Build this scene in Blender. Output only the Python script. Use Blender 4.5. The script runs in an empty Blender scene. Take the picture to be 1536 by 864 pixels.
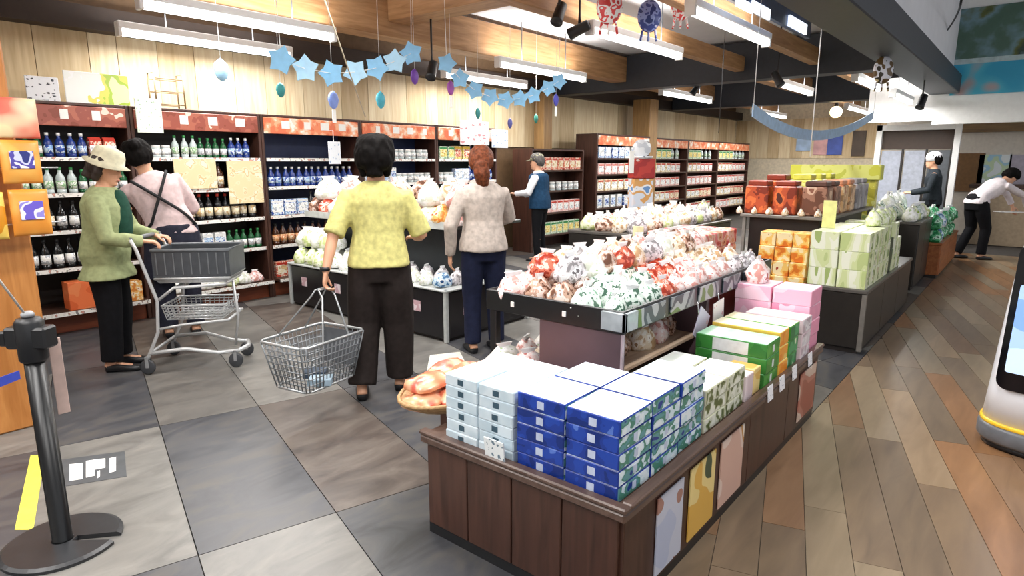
import bpy, bmesh, math, random
from mathutils import Vector, Matrix, noise
rnd = random.Random(7)
SC = bpy.context.scene
COL = SC.collection
PI = math.pi

# ------------------------------------------------------------------ camera, world, exposure
FPX, H0, CAMH = 940.0, 243.0, 1.45
pitch = math.atan((432 - H0) / FPX)
yaw = math.atan((1560 - 768) / (FPX / math.cos(pitch)))       # forward direction, ccw from +X
FWD = Vector((math.cos(yaw) * math.cos(pitch), math.sin(yaw) * math.cos(pitch), -math.sin(pitch)))
RGT = Vector((math.sin(yaw), -math.cos(yaw), 0))
UPV = RGT.cross(FWD)
CAM = Vector((0, 0, CAMH))
cd = bpy.data.cameras.new('camera'); cam = bpy.data.objects.new('camera', cd); COL.objects.link(cam)
cd.sensor_fit = 'HORIZONTAL'; cd.sensor_width = 36; cd.lens = 36 * FPX / 1536; cd.clip_start = 0.05; cd.clip_end = 200
cam.location = CAM
cam.rotation_euler = Matrix((RGT, UPV, -FWD)).transposed().to_euler()
SC.camera = cam
w = bpy.data.worlds.new('world'); SC.world = w; w.use_nodes = True
w.node_tree.nodes['Background'].inputs[0].default_value = (0.93, 0.96, 1.0, 1)
w.node_tree.nodes['Background'].inputs[1].default_value = 0.9
SC.view_settings.view_transform = 'Standard'; SC.view_settings.look = 'None'
SC.view_settings.gamma = 1; SC.view_settings.use_curve_mapping = False
SC.view_settings.exposure = -0.12
TUBE_POWER = 40.0

def ray(x, y): return FWD * FPX + RGT * (x - 768) + UPV * (432 - y)
def ZP(x, y, z=0.0): d = ray(x, y); return CAM + d * ((z - CAMH) / d.z)
def YP(x, y, Y): d = ray(x, y); return CAM + d * (Y / d.y)
def XP(x, y, X): d = ray(x, y); return CAM + d * (X / d.x)

# ------------------------------------------------------------------ materials
MATS = {}
def srgb(c):
    if isinstance(c, str): c = [int(c[i:i + 2], 16) / 255 for i in (0, 2, 4)]
    return tuple((v / 12.92 if v <= 0.04045 else ((v + 0.055) / 1.055) ** 2.4) for v in c) + (1,)
def newmat(name):
    m = bpy.data.materials.new(name); m.use_nodes = True
    nt = m.node_tree; b = nt.nodes['Principled BSDF']
    return m, nt, b
def coords(nt, scale=(1, 1, 1), rot=(0, 0, 0), var=True):
    tc = nt.nodes.new('ShaderNodeTexCoord'); mp = nt.nodes.new('ShaderNodeMapping')
    mp.inputs['Scale'].default_value = scale; mp.inputs['Rotation'].default_value = rot
    nt.links.new(tc.outputs['Object'], mp.inputs['Vector'])
    if var:
        oi = nt.nodes.new('ShaderNodeObjectInfo'); mu = nt.nodes.new('ShaderNodeMath'); mu.operation = 'MULTIPLY'
        mu.inputs[1].default_value = 37.0
        nt.links.new(oi.outputs['Random'], mu.inputs[0]); nt.links.new(mu.outputs[0], mp.inputs['Location'])
    return mp.outputs['Vector']
def M(name, col, rough=0.5, metal=0.0, var=0.08, scale=18, spec=0.5, emit=0, alpha=None):
    """plain surface with a little procedural mottling"""
    if name in MATS: return MATS[name]
    m, nt, b = newmat(name); c = srgb(col)
    v = coords(nt); n = nt.nodes.new('ShaderNodeTexNoise'); n.inputs['Scale'].default_value = scale; n.inputs['Detail'].default_value = 3
    nt.links.new(v, n.inputs['Vector'])
    r = nt.nodes.new('ShaderNodeValToRGB')
    r.color_ramp.elements[0].position = 0.3; r.color_ramp.elements[1].position = 0.7
    r.color_ramp.elements[0].color = tuple(max(0, x * (1 - var * 2)) for x in c[:3]) + (1,)
    r.color_ramp.elements[1].color = tuple(min(1, x * (1 + var)) for x in c[:3]) + (1,)
    nt.links.new(n.outputs['Fac'], r.inputs['Fac']); nt.links.new(r.outputs['Color'], b.inputs['Base Color'])
    b.inputs['Roughness'].default_value = rough; b.inputs['Metallic'].default_value = metal
    b.inputs['Specular IOR Level'].default_value = spec
    if emit:
        b.inputs['Emission Color'].default_value = c; b.inputs['Emission Strength'].default_value = emit
    if alpha is not None: b.inputs['Alpha'].default_value = alpha
    MATS[name] = m; return m
def PRINT(name, cols, scale=22, rough=0.35, stretch=(1, 1, 1), detail=1.0, interp='CONSTANT', stops=None):
    """printed packaging: patches of flat ink colours"""
    if name in MATS: return MATS[name]
    m, nt, b = newmat(name); v = coords(nt, stretch)
    n = nt.nodes.new('ShaderNodeTexNoise'); n.inputs['Scale'].default_value = scale; n.inputs['Detail'].default_value = detail
    nt.links.new(v, n.inputs['Vector']); r = nt.nodes.new('ShaderNodeValToRGB'); cr = r.color_ramp; cr.interpolation = interp
    k = len(cols)
    st = stops or ([0.0] + [0.34 + 0.32 * i / max(1, k - 1) for i in range(1, k)])
    while len(cr.elements) < k: cr.elements.new(0.5)
    for i, c in enumerate(cols): cr.elements[i].position = st[i]; cr.elements[i].color = srgb(c)
    nt.links.new(n.outputs['Fac'], r.inputs['Fac']); nt.links.new(r.outputs['Color'], b.inputs['Base Color'])
    b.inputs['Roughness'].default_value = rough
    MATS[name] = m; return m
def WOOD(name, a, c2, scale=3.0, axis=0, rough=0.45, contrast=(0.3, 0.72), stretch=14, gloss=0.5, rnd_tone=0.0):
    """grain running along the given local axis"""
    if name in MATS: return MATS[name]
    m, nt, b = newmat(name)
    sc = [stretch] * 3; sc[axis] = 1.2
    v = coords(nt, tuple(sc)); n = nt.nodes.new('ShaderNodeTexNoise'); n.inputs['Scale'].default_value = scale; n.inputs['Detail'].default_value = 5
    n.inputs['Distortion'].default_value = 0.6
    nt.links.new(v, n.inputs['Vector']); r = nt.nodes.new('ShaderNodeValToRGB')
    r.color_ramp.elements[0].position, r.color_ramp.elements[1].position = contrast
    r.color_ramp.elements[0].color = srgb(a); r.color_ramp.elements[1].color = srgb(c2)
    nt.links.new(n.outputs['Fac'], r.inputs['Fac']); out = r.outputs['Color']
    if rnd_tone:
        oi = nt.nodes.new('ShaderNodeObjectInfo'); hs = nt.nodes.new('ShaderNodeHueSaturation'); mr = nt.nodes.new('ShaderNodeMapRange')
        mr.inputs['To Min'].default_value = 1 - rnd_tone; mr.inputs['To Max'].default_value = 1 + rnd_tone
        nt.links.new(oi.outputs['Random'], mr.inputs['Value']); nt.links.new(mr.outputs['Result'], hs.inputs['Value'])
        nt.links.new(out, hs.inputs['Color']); out = hs.outputs['Color']
    nt.links.new(out, b.inputs['Base Color']); b.inputs['Roughness'].default_value = rough
    b.inputs['Specular IOR Level'].default_value = gloss
    MATS[name] = m; return m
def STONE(name, a, c2, c3, rough=0.28):
    if name in MATS: return MATS[name]
    m, nt, b = newmat(name)
    v = coords(nt, (1.0, 2.2, 1)); n = nt.nodes.new('ShaderNodeTexNoise'); n.inputs['Scale'].default_value = 2.6; n.inputs['Detail'].default_value = 7
    n.inputs['Distortion'].default_value = 1.2; n.inputs['Roughness'].default_value = 0.6
    nt.links.new(v, n.inputs['Vector']); r = nt.nodes.new('ShaderNodeValToRGB'); cr = r.color_ramp
    cr.elements.new(0.5)
    for e, p, c in zip(cr.elements, (0.3, 0.5, 0.7), (a, c2, c3)): e.position = p; e.color = srgb(c)
    nt.links.new(n.outputs['Fac'], r.inputs['Fac']); nt.links.new(r.outputs['Color'], b.inputs['Base Color'])
    rr = nt.nodes.new('ShaderNodeMapRange'); rr.inputs['To Min'].default_value = rough - 0.06; rr.inputs['To Max'].default_value = rough + 0.22
    nt.links.new(n.outputs['Fac'], rr.inputs['Value']); nt.links.new(rr.outputs['Result'], b.inputs['Roughness'])
    MATS[name] = m; return m
def TEXTISH(name, bg, ink, rows=8, cols=6, dens=0.5, axes='xz', emit=0):
    """flat print that reads as blocks of small characters"""
    if name in MATS: return MATS[name]
    m, nt, b = newmat(name)
    tc = nt.nodes.new('ShaderNodeTexCoord'); mp = nt.nodes.new('ShaderNodeMapping')
    mp.inputs['Scale'].default_value = (cols, cols, rows); nt.links.new(tc.outputs['Generated'], mp.inputs['Vector'])
    vor = nt.nodes.new('ShaderNodeTexVoronoi'); vor.inputs['Scale'].default_value = 1.0; vor.inputs['Randomness'].default_value = 0.55
    nt.links.new(mp.outputs['Vector'], vor.inputs['Vector'])
    n = nt.nodes.new('ShaderNodeTexNoise'); n.inputs['Scale'].default_value = 2.3; nt.links.new(mp.outputs['Vector'], n.inputs['Vector'])
    ma = nt.nodes.new('ShaderNodeMath'); ma.operation = 'ADD'; nt.links.new(vor.outputs['Distance'], ma.inputs[0]); nt.links.new(n.outputs['Fac'], ma.inputs[1])
    r = nt.nodes.new('ShaderNodeValToRGB'); r.color_ramp.interpolation = 'CONSTANT'
    r.color_ramp.elements[0].color = srgb(ink); r.color_ramp.elements[1].color = srgb(bg); r.color_ramp.elements[1].position = 0.5 + dens * 1.9
    nt.links.new(ma.outputs[0], r.inputs['Fac']); nt.links.new(r.outputs['Color'], b.inputs['Base Color'])
    b.inputs['Roughness'].default_value = 0.5
    if emit:
        nt.links.new(r.outputs['Color'], b.inputs['Emission Color']); b.inputs['Emission Strength'].default_value = emit
    MATS[name] = m; return m

# ------------------------------------------------------------------ mesh builder
class MB:
    def __init__(s): s.v = []; s.f = []; s.m = []; s.sm = []; s.mi = 0; s.smooth = False
    def add(s, vs, fs, mi=None, smooth=None):
        o = len(s.v); s.v += [tuple(x) for x in vs]
        for i, f in enumerate(fs):
            s.f.append(tuple(a + o for a in f)); s.m.append(s.mi if mi is None else (mi[i] if isinstance(mi, (list, tuple)) else mi))
            s.sm.append(s.smooth if smooth is None else smooth)
        return s
    def box(s, a, b, mi=None, T=None):
        x0, y0, z0 = a; x1, y1, z1 = b
        vs = [(x0, y0, z0), (x1, y0, z0), (x1, y1, z0), (x0, y1, z0), (x0, y0, z1), (x1, y0, z1), (x1, y1, z1), (x0, y1, z1)]
        if T: vs = [T @ Vector(q) for q in vs]
        return s.add(vs, [(0, 3, 2, 1), (4, 5, 6, 7), (0, 1, 5, 4), (1, 2, 6, 5), (2, 3, 7, 6), (3, 0, 4, 7)], mi, False)   # bottom top -y +x +y -x
    def cbox(s, a, b, c=0.004, mi=None, T=None):
        """box with chamfered edges (24 verts)"""
        ctr = [(a[i] + b[i]) / 2 for i in range(3)]; h = [(b[i] - a[i]) / 2 for i in range(3)]
        c = min(c, min(h) * 0.6); vs = []; idx = {}
        for sx in (-1, 1):
            for sy in (-1, 1):
                for sz in (-1, 1):
                    sg = (sx, sy, sz)
                    for ax in range(3):
                        p = [sg[i] * (h[i] - (0 if i == ax else c)) + ctr[i] for i in range(3)]
                        idx[(sx, sy, sz, ax)] = len(vs); vs.append(Vector(p))
        fs = []
        def fix(f):
            pts = [vs[i] for i in f]; n = (pts[1] - pts[0]).cross(pts[2] - pts[1]); m = sum(pts, Vector()) / len(pts) - Vector(ctr)
            return f if n.dot(m) > 0 else f[::-1]
        for ax in range(3):
            o = [i for i in range(3) if i != ax]
            for sg in (-1, 1):
                q = []
                for (u, v) in ((-1, -1), (1, -1), (1, 1), (-1, 1)):
                    t = [0, 0, 0]; t[ax] = sg; t[o[0]] = u; t[o[1]] = v; q.append(idx[(*t, ax)])
                fs.append(fix(tuple(q)))
        for ax in range(3):
            o = [i for i in range(3) if i != ax]
            for u in (-1, 1):
                for v in (-1, 1):
                    q = []
                    for (e, k) in ((-1, o[0]), (1, o[0]), (1, o[1]), (-1, o[1])):
                        t = [0, 0, 0]; t[ax] = e; t[o[0]] = u; t[o[1]] = v; q.append(idx[(*t, k)])
                    fs.append(fix(tuple(q)))
        for sx in (-1, 1):
            for sy in (-1, 1):
                for sz in (-1, 1): fs.append(fix(tuple(idx[(sx, sy, sz, k)] for k in range(3))))
        if T: vs = [T @ q for q in vs]
        return s.add(vs, fs, mi, False)
    def loft(s, rings, caps=True, mi=None, smooth=True, closed=True):
        n = len(rings[0]); vs = [p for r in rings for p in r]; fs = []
        for i in range(len(rings) - 1):
            for j in range(n if closed else n - 1):
                a, b = i * n + j, i * n + (j + 1) % n
                fs.append((a, b, b + n, a + n))
        if caps: fs.append(tuple(range(n))[::-1]); fs.append(tuple((len(rings) - 1) * n + j for j in range(n)))
        return s.add(vs, fs, mi, smooth)
    def lathe(s, prof, c=(0, 0, 0), n=12, mi=None, caps=True, sx=1, sy=1):
        rs = [[(c[0] + r * sx * math.cos(2 * PI * j / n), c[1] + r * sy * math.sin(2 * PI * j / n), c[2] + z) for j in range(n)] for r, z in prof]
        return s.loft(rs, caps, mi)
    def tube(s, pts, r, n=8, mi=None, caps=True):
        pts = [Vector(p) for p in pts]; rr = r if isinstance(r, (list, tuple)) else [r] * len(pts)
        t0 = (pts[1] - pts[0]).normalized(); ref = Vector((0, 0, 1)) if abs(t0.z) < 0.9 else Vector((1, 0, 0))
        u = t0.cross(ref).normalized(); rings = []
        for i, p in enumerate(pts):
            a = pts[min(i + 1, len(pts) - 1)] - pts[max(i - 1, 0)]; t = a.normalized()
            u = (u - t * u.dot(t)).normalized(); w2 = t.cross(u)
            rings.append([p + (u * math.cos(2 * PI * j / n) + w2 * math.sin(2 * PI * j / n)) * rr[i] for j in range(n)])
        return s.loft(rings, caps, mi)
    def ell(s, c, r, n=12, m=8, T=None, mi=None):
        rings = []
        for i in range(1, m):
            a = -PI / 2 + PI * i / m
            rings.append([(c[0] + r[0] * math.cos(a) * math.cos(2 * PI * j / n), c[1] + r[1] * math.cos(a) * math.sin(2 * PI * j / n), c[2] + r[2] * math.sin(a)) for j in range(n)])
        if T: rings = [[T @ Vector(q) for q in rg] for rg in rings]
        return s.loft(rings, True, mi)
    def mesh(s, name, mats):
        me = bpy.data.meshes.new(name); me.from_pydata(s.v, [], s.f)
        for q in (mats if isinstance(mats, (list, tuple)) else [mats]): me.materials.append(q)
        me.polygons.foreach_set('material_index', s.m); me.polygons.foreach_set('use_smooth', s.sm); me.update()
        return me
    def build(s, name, mats, parent=None, **k): return place(name, s.mesh(name, mats), parent=parent, **k)

def place(name, me, loc=(0, 0, 0), rz=0, parent=None, label=None, cat=None, group=None, kind=None, rot=None, scale=None):
    o = bpy.data.objects.new(name, me); COL.objects.link(o); o.location = loc
    o.rotation_euler = rot if rot else (0, 0, rz)
    if scale: o.scale = scale
    if parent: o.parent = parent
    if label: o['label'] = label
    if cat: o['category'] = cat
    if group: o['group'] = group
    if kind: o['kind'] = kind
    return o
def thing(name, label, cat, loc=(0, 0, 0), rz=0, group=None): return place(name, None, loc, rz, None, label, cat, group)
def struct(name, mb, mats, **k): return mb.build(name, mats, kind='structure', **k)
ORD = ['', 'first', 'second', 'third', 'fourth', 'fifth', 'sixth', 'seventh', 'eighth', 'ninth', 'tenth', 'eleventh', 'twelfth', 'thirteenth', 'fourteenth',
       'fifteenth', 'sixteenth', 'seventeenth', 'eighteenth', 'nineteenth', 'twentieth', 'twenty-first', 'twenty-second', 'twenty-third', 'twenty-fourth', 'twenty-fifth', 'twenty-sixth']
def clone(root, loc, rz=0, label=None, group=None):
    r = root.copy(); COL.objects.link(r); r.location = loc; r.rotation_euler = (0, 0, rz)
    if label: r['label'] = label
    if group: r['group'] = group
    for ch in list(root.children):
        c = ch.copy(); COL.objects.link(c); c.parent = r
        for g in ch.children:
            d = g.copy(); COL.objects.link(d); d.parent = c
    return r

# shared materials
m_black = M('black_plastic', '1a1b1e', 0.4); m_white = M('white_paint', 'f2f2f0', 0.5, var=0.02); m_chrome = M('chrome_steel', 'd4d6d8', 0.25, 0.9, 0.03)
m_dark = M('dark_panel', '26211f', 0.4); m_grey = M('grey_plastic', '5b5e62', 0.45)
m_paper = M('white_paper', 'f6f5f1', 0.7, var=0.02)
m_steel_beam = M('painted_steel', '2f343d', 0.5, var=0.06)
m_ceil = M('ceiling_paint', 'e6e6ea', 0.8, var=0.02, scale=4)
w_beam = WOOD('beam_wood', '9a7048', 'c0956a', 2.0, 0, 0.5)
w_beam_y = WOOD('beam_wood_cross', '9a7048', 'c0956a', 2.0, 1, 0.5)
w_post = WOOD('post_wood', 'a8692f', 'c8894a', 2.0, 2, 0.4)
w_board = WOOD('wall_board_wood', 'd8c096', 'efe0be', 1.6, 2, 0.6, rnd_tone=0.07)
w_board2 = WOOD('wall_board_brown', 'bfa57c', 'd8c39c', 1.6, 2, 0.6, rnd_tone=0.1)
w_counter = WOOD('counter_wood', '3a241c', '54372c', 2.2, 2, 0.35, rnd_tone=0.08)
w_counter_top = WOOD('counter_rim_wood', '4c3830', '6a554b', 2.2, 0, 0.3)
w_red = WOOD('cabinet_red_wood', '6e3520', '8c4a2e', 2.0, 0, 0.45)
w_shelf = WOOD('shelf_brown_wood', '3c2a22', '54392c', 2.0, 0, 0.45)
w_side = WOOD('cabinet_side_wood', '3a231b', '533328', 2.0, 2, 0.45)

# ------------------------------------------------------------------ floor
floor_z = 0.0
mb = MB(); mb.box((-4, -4, -0.12), (20, 7.05, -0.012))
floor = struct('floor', mb, M('floor_joint', '4a4642', 0.8))
# stone tiles laid at an angle, left of the counter line Y = 0.83
TA = math.radians(-16.4)
def tile_clip(poly, keep):
    out = []
    for i, p in enumerate(poly):
        q = poly[(i + 1) % len(poly)]; a, b = keep(p), keep(q)
        if a >= 0: out.append(p)
        if (a >= 0) != (b >= 0):
            t = a / (a - b); out.append((p[0] + (q[0] - p[0]) * t, p[1] + (q[1] - p[1]) * t))
    return out
def floor_piece(name, poly, mat, z=0.0):
    if len(poly) < 3: return
    a = sum(poly[i][0] * poly[(i + 1) % len(poly)][1] - poly[(i + 1) % len(poly)][0] * poly[i][1] for i in range(len(poly)))
    if abs(a) < 0.004: return
    cx = sum(p[0] for p in poly) / len(poly); cy = sum(p[1] for p in poly) / len(poly)
    m = MB(); n = len(poly)
    m.loft([[(p[0] - cx, p[1] - cy, -0.012) for p in poly], [(p[0] - cx, p[1] - cy, z) for p in poly]], True, None, False)
    o = m.build(name, mat, parent=floor, loc=(cx, cy, 0)); return o
st_dark = STONE('stone_dark', '38393d', '4a4b4f', '5c5955'); st_mid = STONE('stone_mid', '55524f', '676460', '79756f')
st_light = STONE('stone_light', '62605d', '767470', '88857f'); st_brown = STONE('stone_brown', '463f3c', '5c534d', '706860')
tone = {(0, 1): st_dark, (-1, 1): st_light, (0, 0): st_light, (1, 0): st_dark, (1, 1): st_brown, (-1, 2): st_dark, (0, 2): st_mid, (1, 2): st_light, (2, 0): st_brown,
        (2, 1): st_dark, (2, 2): st_dark, (-1, 0): st_dark, (-2, 1): st_dark, (-2, 2): st_light, (1, 3): st_mid, (0, 3): st_brown, (3, 1): st_light}
ca, sa = math.cos(TA), math.sin(TA)
for i in range(-5, 27):
    for j in range(-1, 9):
        u0, u1 = 0.205 + i * 0.527, 0.205 + (i + 1) * 0.527; v0, v1 = 2.41 + (j - 1) * 1.42, 2.41 + j * 1.42
        g = 0.0022
        poly = [(u * ca - v * sa, u * sa + v * ca) for u, v in ((u0 + g, v0 + g), (u1 - g, v0 + g), (u1 - g, v1 - g), (u0 + g, v1 - g))]
        poly = tile_clip(poly, lambda p: p[1] - 0.85); poly = tile_clip(poly, lambda p: 6.9 - p[1])
        poly = tile_clip(poly, lambda p: p[0] + 0.8) if poly else poly; poly = tile_clip(poly, lambda p: 14 - p[0]) if poly else poly
        if poly: floor_piece('tile', poly, tone.get((i, j), rnd.choice([st_dark, st_mid, st_light, st_brown])), 0)
# wood planks on the right
PA = math.radians(15.8); cp, sp = math.cos(PA), math.sin(PA)
pl_cols = [('765a42', '94755a'), ('857660', '9c8a72'), ('85603f', 'a57a55'), ('776350', '90795f'), ('6e5e4e', '88755f'), ('8a745a', 'a28a6e')]
pls = [WOOD('plank_wood_%s' % c[0], c[0], c[1], 2.2, 0, 0.3, (0.25, 0.75), 7, rnd_tone=0.12) for c in pl_cols]
npl = 0
for j in range(-26, 6):
    off = rnd.uniform(0, 1.3); v0, v1 = j * 0.16, (j + 1) * 0.16
    for i in range(0, 11):
        L = 1.35; u0, u1 = 0.4 + off + (i - 1) * L, 0.4 + off + i * L
        poly = [(u * cp - v * sp, u * sp + v * cp) for u, v in ((u0 + .0012, v0 + .0012), (u1 - .0012, v0 + .0012), (u1 - .0012, v1 - .0012), (u0 + .0012, v1 - .0012))]
        poly = tile_clip(poly, lambda p: 0.846 - p[1])
        if poly: poly = tile_clip(poly, lambda p: p[1] + 1.1)
        if poly: poly = tile_clip(poly, lambda p: 12.5 - p[0])
        if poly and floor_piece('plank', poly, rnd.choice(pls), 0): npl += 1
print('planks', npl)

# ------------------------------------------------------------------ walls and ceiling
CEIL = 3.15
mb = MB(); mb.box((-4, 1.3, CEIL), (19.5, 7.05, CEIL + 0.1)); struct('ceiling', mb, m_ceil)
mb = MB(); mb.box((-4, -4, 3.9), (19.5, 1.3, 4.0)); mb.box((-4, 1.22, 2.79), (12.28, 1.29, 3.9)); struct('ceiling_high', mb, m_ceil)
mb = MB(); mb.box((-4, 6.93, 0), (19.5, 7.05, CEIL)); wall_back = struct('wall_back', mb, M('wall_backing', '6b5238', 0.7))
x = -0.6; k = 0
while x < 18.4:
    wd = rnd.choice([0.3, 0.42, 0.24, 0.36]) * (1.6 if x > 9 else 1.0)
    m = MB(); m.box((0, -0.02, 1.7), (wd - 0.006, 0.0, 2.62))
    m.build('wall_board', w_board if rnd.random() < 0.68 else w_board2, parent=wall_back, loc=(x, 6.93 - rnd.uniform(0, .006), 0)); x += wd; k += 1
mb = MB(); mb.box((-4, -4, 0), (-3.9, 7.05, 3.9)); struct('wall_behind', mb, m_white)
mb = MB(); mb.box((18.5, 1.9, 0), (18.6, 7.0, CEIL)); wall_end = struct('wall_end', mb, M('cream_wall', 'd9cdb4', 0.7))
for i in range(14):
    m = MB(); m.box((-0.02, 0, 1.55), (0, 0.3, 2.6)); m.build('wall_board', rnd.choice([w_board, w_board2]), parent=wall_end, loc=(18.5, 2.6 + i * 0.305, 0))
m = MB(); m.box((-0.5, 6.72, 2.62), (18.5, 6.9, 2.82)); struct('trim_1', m, M('dark_brown_trim', '33251d', 0.6))
# wooden columns in the wall
def column(x0, x1, y0, y1, z0, z1, label):
    m = MB(); m.cbox((0, 0, z0), (x1 - x0, y1 - y0, z1), 0.01); o = m.build('wood_column', w_post if x0 < 2 else WOOD('column_wood', '94714a', 'b8935f', 2, 2, .5), loc=(x0, y0, 0)); o['kind'] = 'structure'; return o
column(8.95, 9.2, 6.68, 6.9, 0, 2.66, '')
column(11.9, 12.25, 6.2, 6.6, 0, 2.7, '')
# timber beams running away from the camera, dark steel cross beams
def beamx(n, x0, x1, y0, y1, z0, z1, mt): m = MB(); m.cbox((x0, y0, z0), (x1, y1, z1), 0.008); return struct(n, m, mt)
p1 = ZP(666, 70, 2.72); Yb = p1.y
beamx('wood_beam', -3.5, 9.35, Yb, Yb + 0.26, 2.72, 3.1, w_beam)
beamx('wood_beam', -3.5, 9.35, 3.42, 3.56, 2.72, 2.92, w_beam)
beamx('wood_beam', -3.5, 9.35, 2.42, 2.54, 2.72, 2.92, w_beam)
for x0, x1 in ((9.75, 13.9), (14.3, 18.4)):
    for yy, t in ((5.7, .24), (3.7, .2), (2.5, .14)): beamx('wood_beam', x0, x1, yy, yy + t, 2.78, 3.08, w_beam)
beamx('wood_beam', 4.45, 4.75, 1.75, Yb, 2.86, 3.1, w_beam_y)
for xx, z0 in ((9.35, 2.6), (13.9, 2.62)):
    beamx('steel_beam', xx, xx + 0.3, 1.52, 6.7, z0, 3.12, m_steel_beam)
# long diagonal-looking steel girder
m = MB(); m.cbox((-3, 1.1, 2.5), (12.29, 1.5, 2.78), 0.01); struct('steel_girder', m, m_steel_beam)

# far right: header wall over the service counter
XH = 12.3
m = MB(); m.box((XH, -4, 2.04), (XH + 0.12, 1.42, 3.9)); struct('wall_right', m, m_white)
m = MB(); m.box((XH, 1.42, 2.1), (XH + 0.12, 2.35, 2.8)); struct('wall_right_return', m, m_white)
m = MB(); m.box((15.6, -4, 0), (15.7, 2.6, 3.2)); struct('wall_service', m, M('service_wall', 'd8d2c6', 0.6, var=0.04))
m = MB(); m.box((15.5, -4, 2.02), (15.6, 1.3, 2.48)); struct('trim_2', m, WOOD('menu_wood', '6b543a', '8b7049', 2, 1))
for i, (x0, x1, y0, y1, c, nm, lb) in enumerate([(1435, 1470, 230, 288, '7c5a34', 'door_panel', 'plain brown panel standing on the far service wall'),
    (1470, 1511, 232, 282, None, 'notice_poster', 'pale blue and green poster on the far service wall'),
    (1516, 1545, 232, 290, 'b9b4c4', 'notice_poster', 'plain lilac grey poster at the far right of the service wall')]):
    a, b = XP(x0, y0, 15.56), XP(x1, y1, 15.56)
    m = MB(); m.box((0, b.y - a.y, b.z - a.z), (0.03, 0, 0))
    m.build(nm, M('panel_' + c, c, 0.5) if c else PRINT('poster_blue_green', ['e8f4f8', 'a8d4ea', 'c8e0c0', 'e4f0f4'], 4), loc=(15.56, a.y, a.z), label=lb, cat='poster' if i else 'panel')
# white frame with a glass door beneath the header
a = XP(1316, 188, 12.9); b = XP(1424, 260, 12.9)
dt = thing('door_1', None, None, (12.9, 0, 0)); dt['kind'] = 'structure'
fw = 0.09
for yy in (a.y, b.y): m = MB(); m.cbox((0, yy - fw, 0), (0.1, yy, a.z)); m.build('door_post', m_white, parent=dt)
m = MB(); m.cbox((0, b.y, a.z - 0.1), (0.1, a.y, a.z)); m.build('door_lintel', m_white, parent=dt)
m = MB(); m.box((0.1, b.y, a.z - 0.42), (0.14, a.y - fw, a.z - 0.1)); m.build('transom_panel', M('transom_brown', '3c2a1e', 0.5), parent=dt)
w3 = (a.y - fw - b.y) / 3
gl = M('door_glass', 'aeb4c2', 0.15)
for i in range(3):
    y0 = b.y + i * w3; m = MB(); m.cbox((0.05, y0 + .02, 0.05), (0.08, y0 + w3 - .02, a.z - 0.44)); pf = m.build('glass_leaf', gl if i else M('grey_leaf', '5b6066', .4), parent=dt)
    m = MB(); m.box((0.03, y0, 0.0), (0.1, y0 + .03, a.z - 0.42)); m.build('mullion', m_dark, parent=dt)
# service counter, far right
t = thing('service_counter', 'long beige service counter with dark top at the far right', 'counter', (14.2, -1.2, 0))
m = MB(); m.box((-0.25, -2, 0), (0.35, 2.1, 1.0)); m.build('counter_body', M('counter_beige', 'a8947a', 0.6), parent=t)
m = MB(); m.cbox((-0.3, -2, 1.0), (0.4, 2.12, 1.06)); m.build('countertop', M('counter_dark_top', '3c2318', 0.4), parent=t)

# big photo poster on the header wall
a = XP(1441, 14, XH - 0.03); b = XP(1560, 136, XH - 0.03)
t = thing('wall_poster', 'large photo poster with blue lower banner high on white wall', 'poster', (XH - 0.02, a.y, b.z))
hh = a.z - b.z; wd = a.y - b.y
m = MB(); m.box((-0.01, -wd, hh * 0.42), (0.01, 0, hh)); m.build('photo_panel', PRINT('poster_photo', ['24402e', '4c6a5c', '6f8f9a', '5c6430', '2b3f36', '8fa8b8'], 1.6, stops=[0, .38, .46, .52, .58, .68], detail=4, interp='LINEAR'), parent=t)
m = MB(); m.box((-0.012, -wd, 0), (0.01, 0, hh * 0.36)); m.build('banner_panel', PRINT('poster_banner', ['1f8fb8', '2aa0c8', '49b4d0', 'c99a90'], 2.0, interp='LINEAR'), parent=t)
m = MB(); m.box((-0.01, -wd, hh * 0.36), (0.01, 0, hh * 0.42)); m.build('white_strip', M('poster_strip', 'b8ccd0'), parent=t)
# hanging cable
m = MB(); pts = [YP(1442 - 42 * (q ** 1.6), 70 * q, 0.9 + 0.5 * q) for q in [i / 8 for i in range(9)]]
m.tube(pts, 0.012, 6); m.build('ceiling_cable', m_black, label='thin black cable curving down from white ceiling to the girder', cat='cable')
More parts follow.
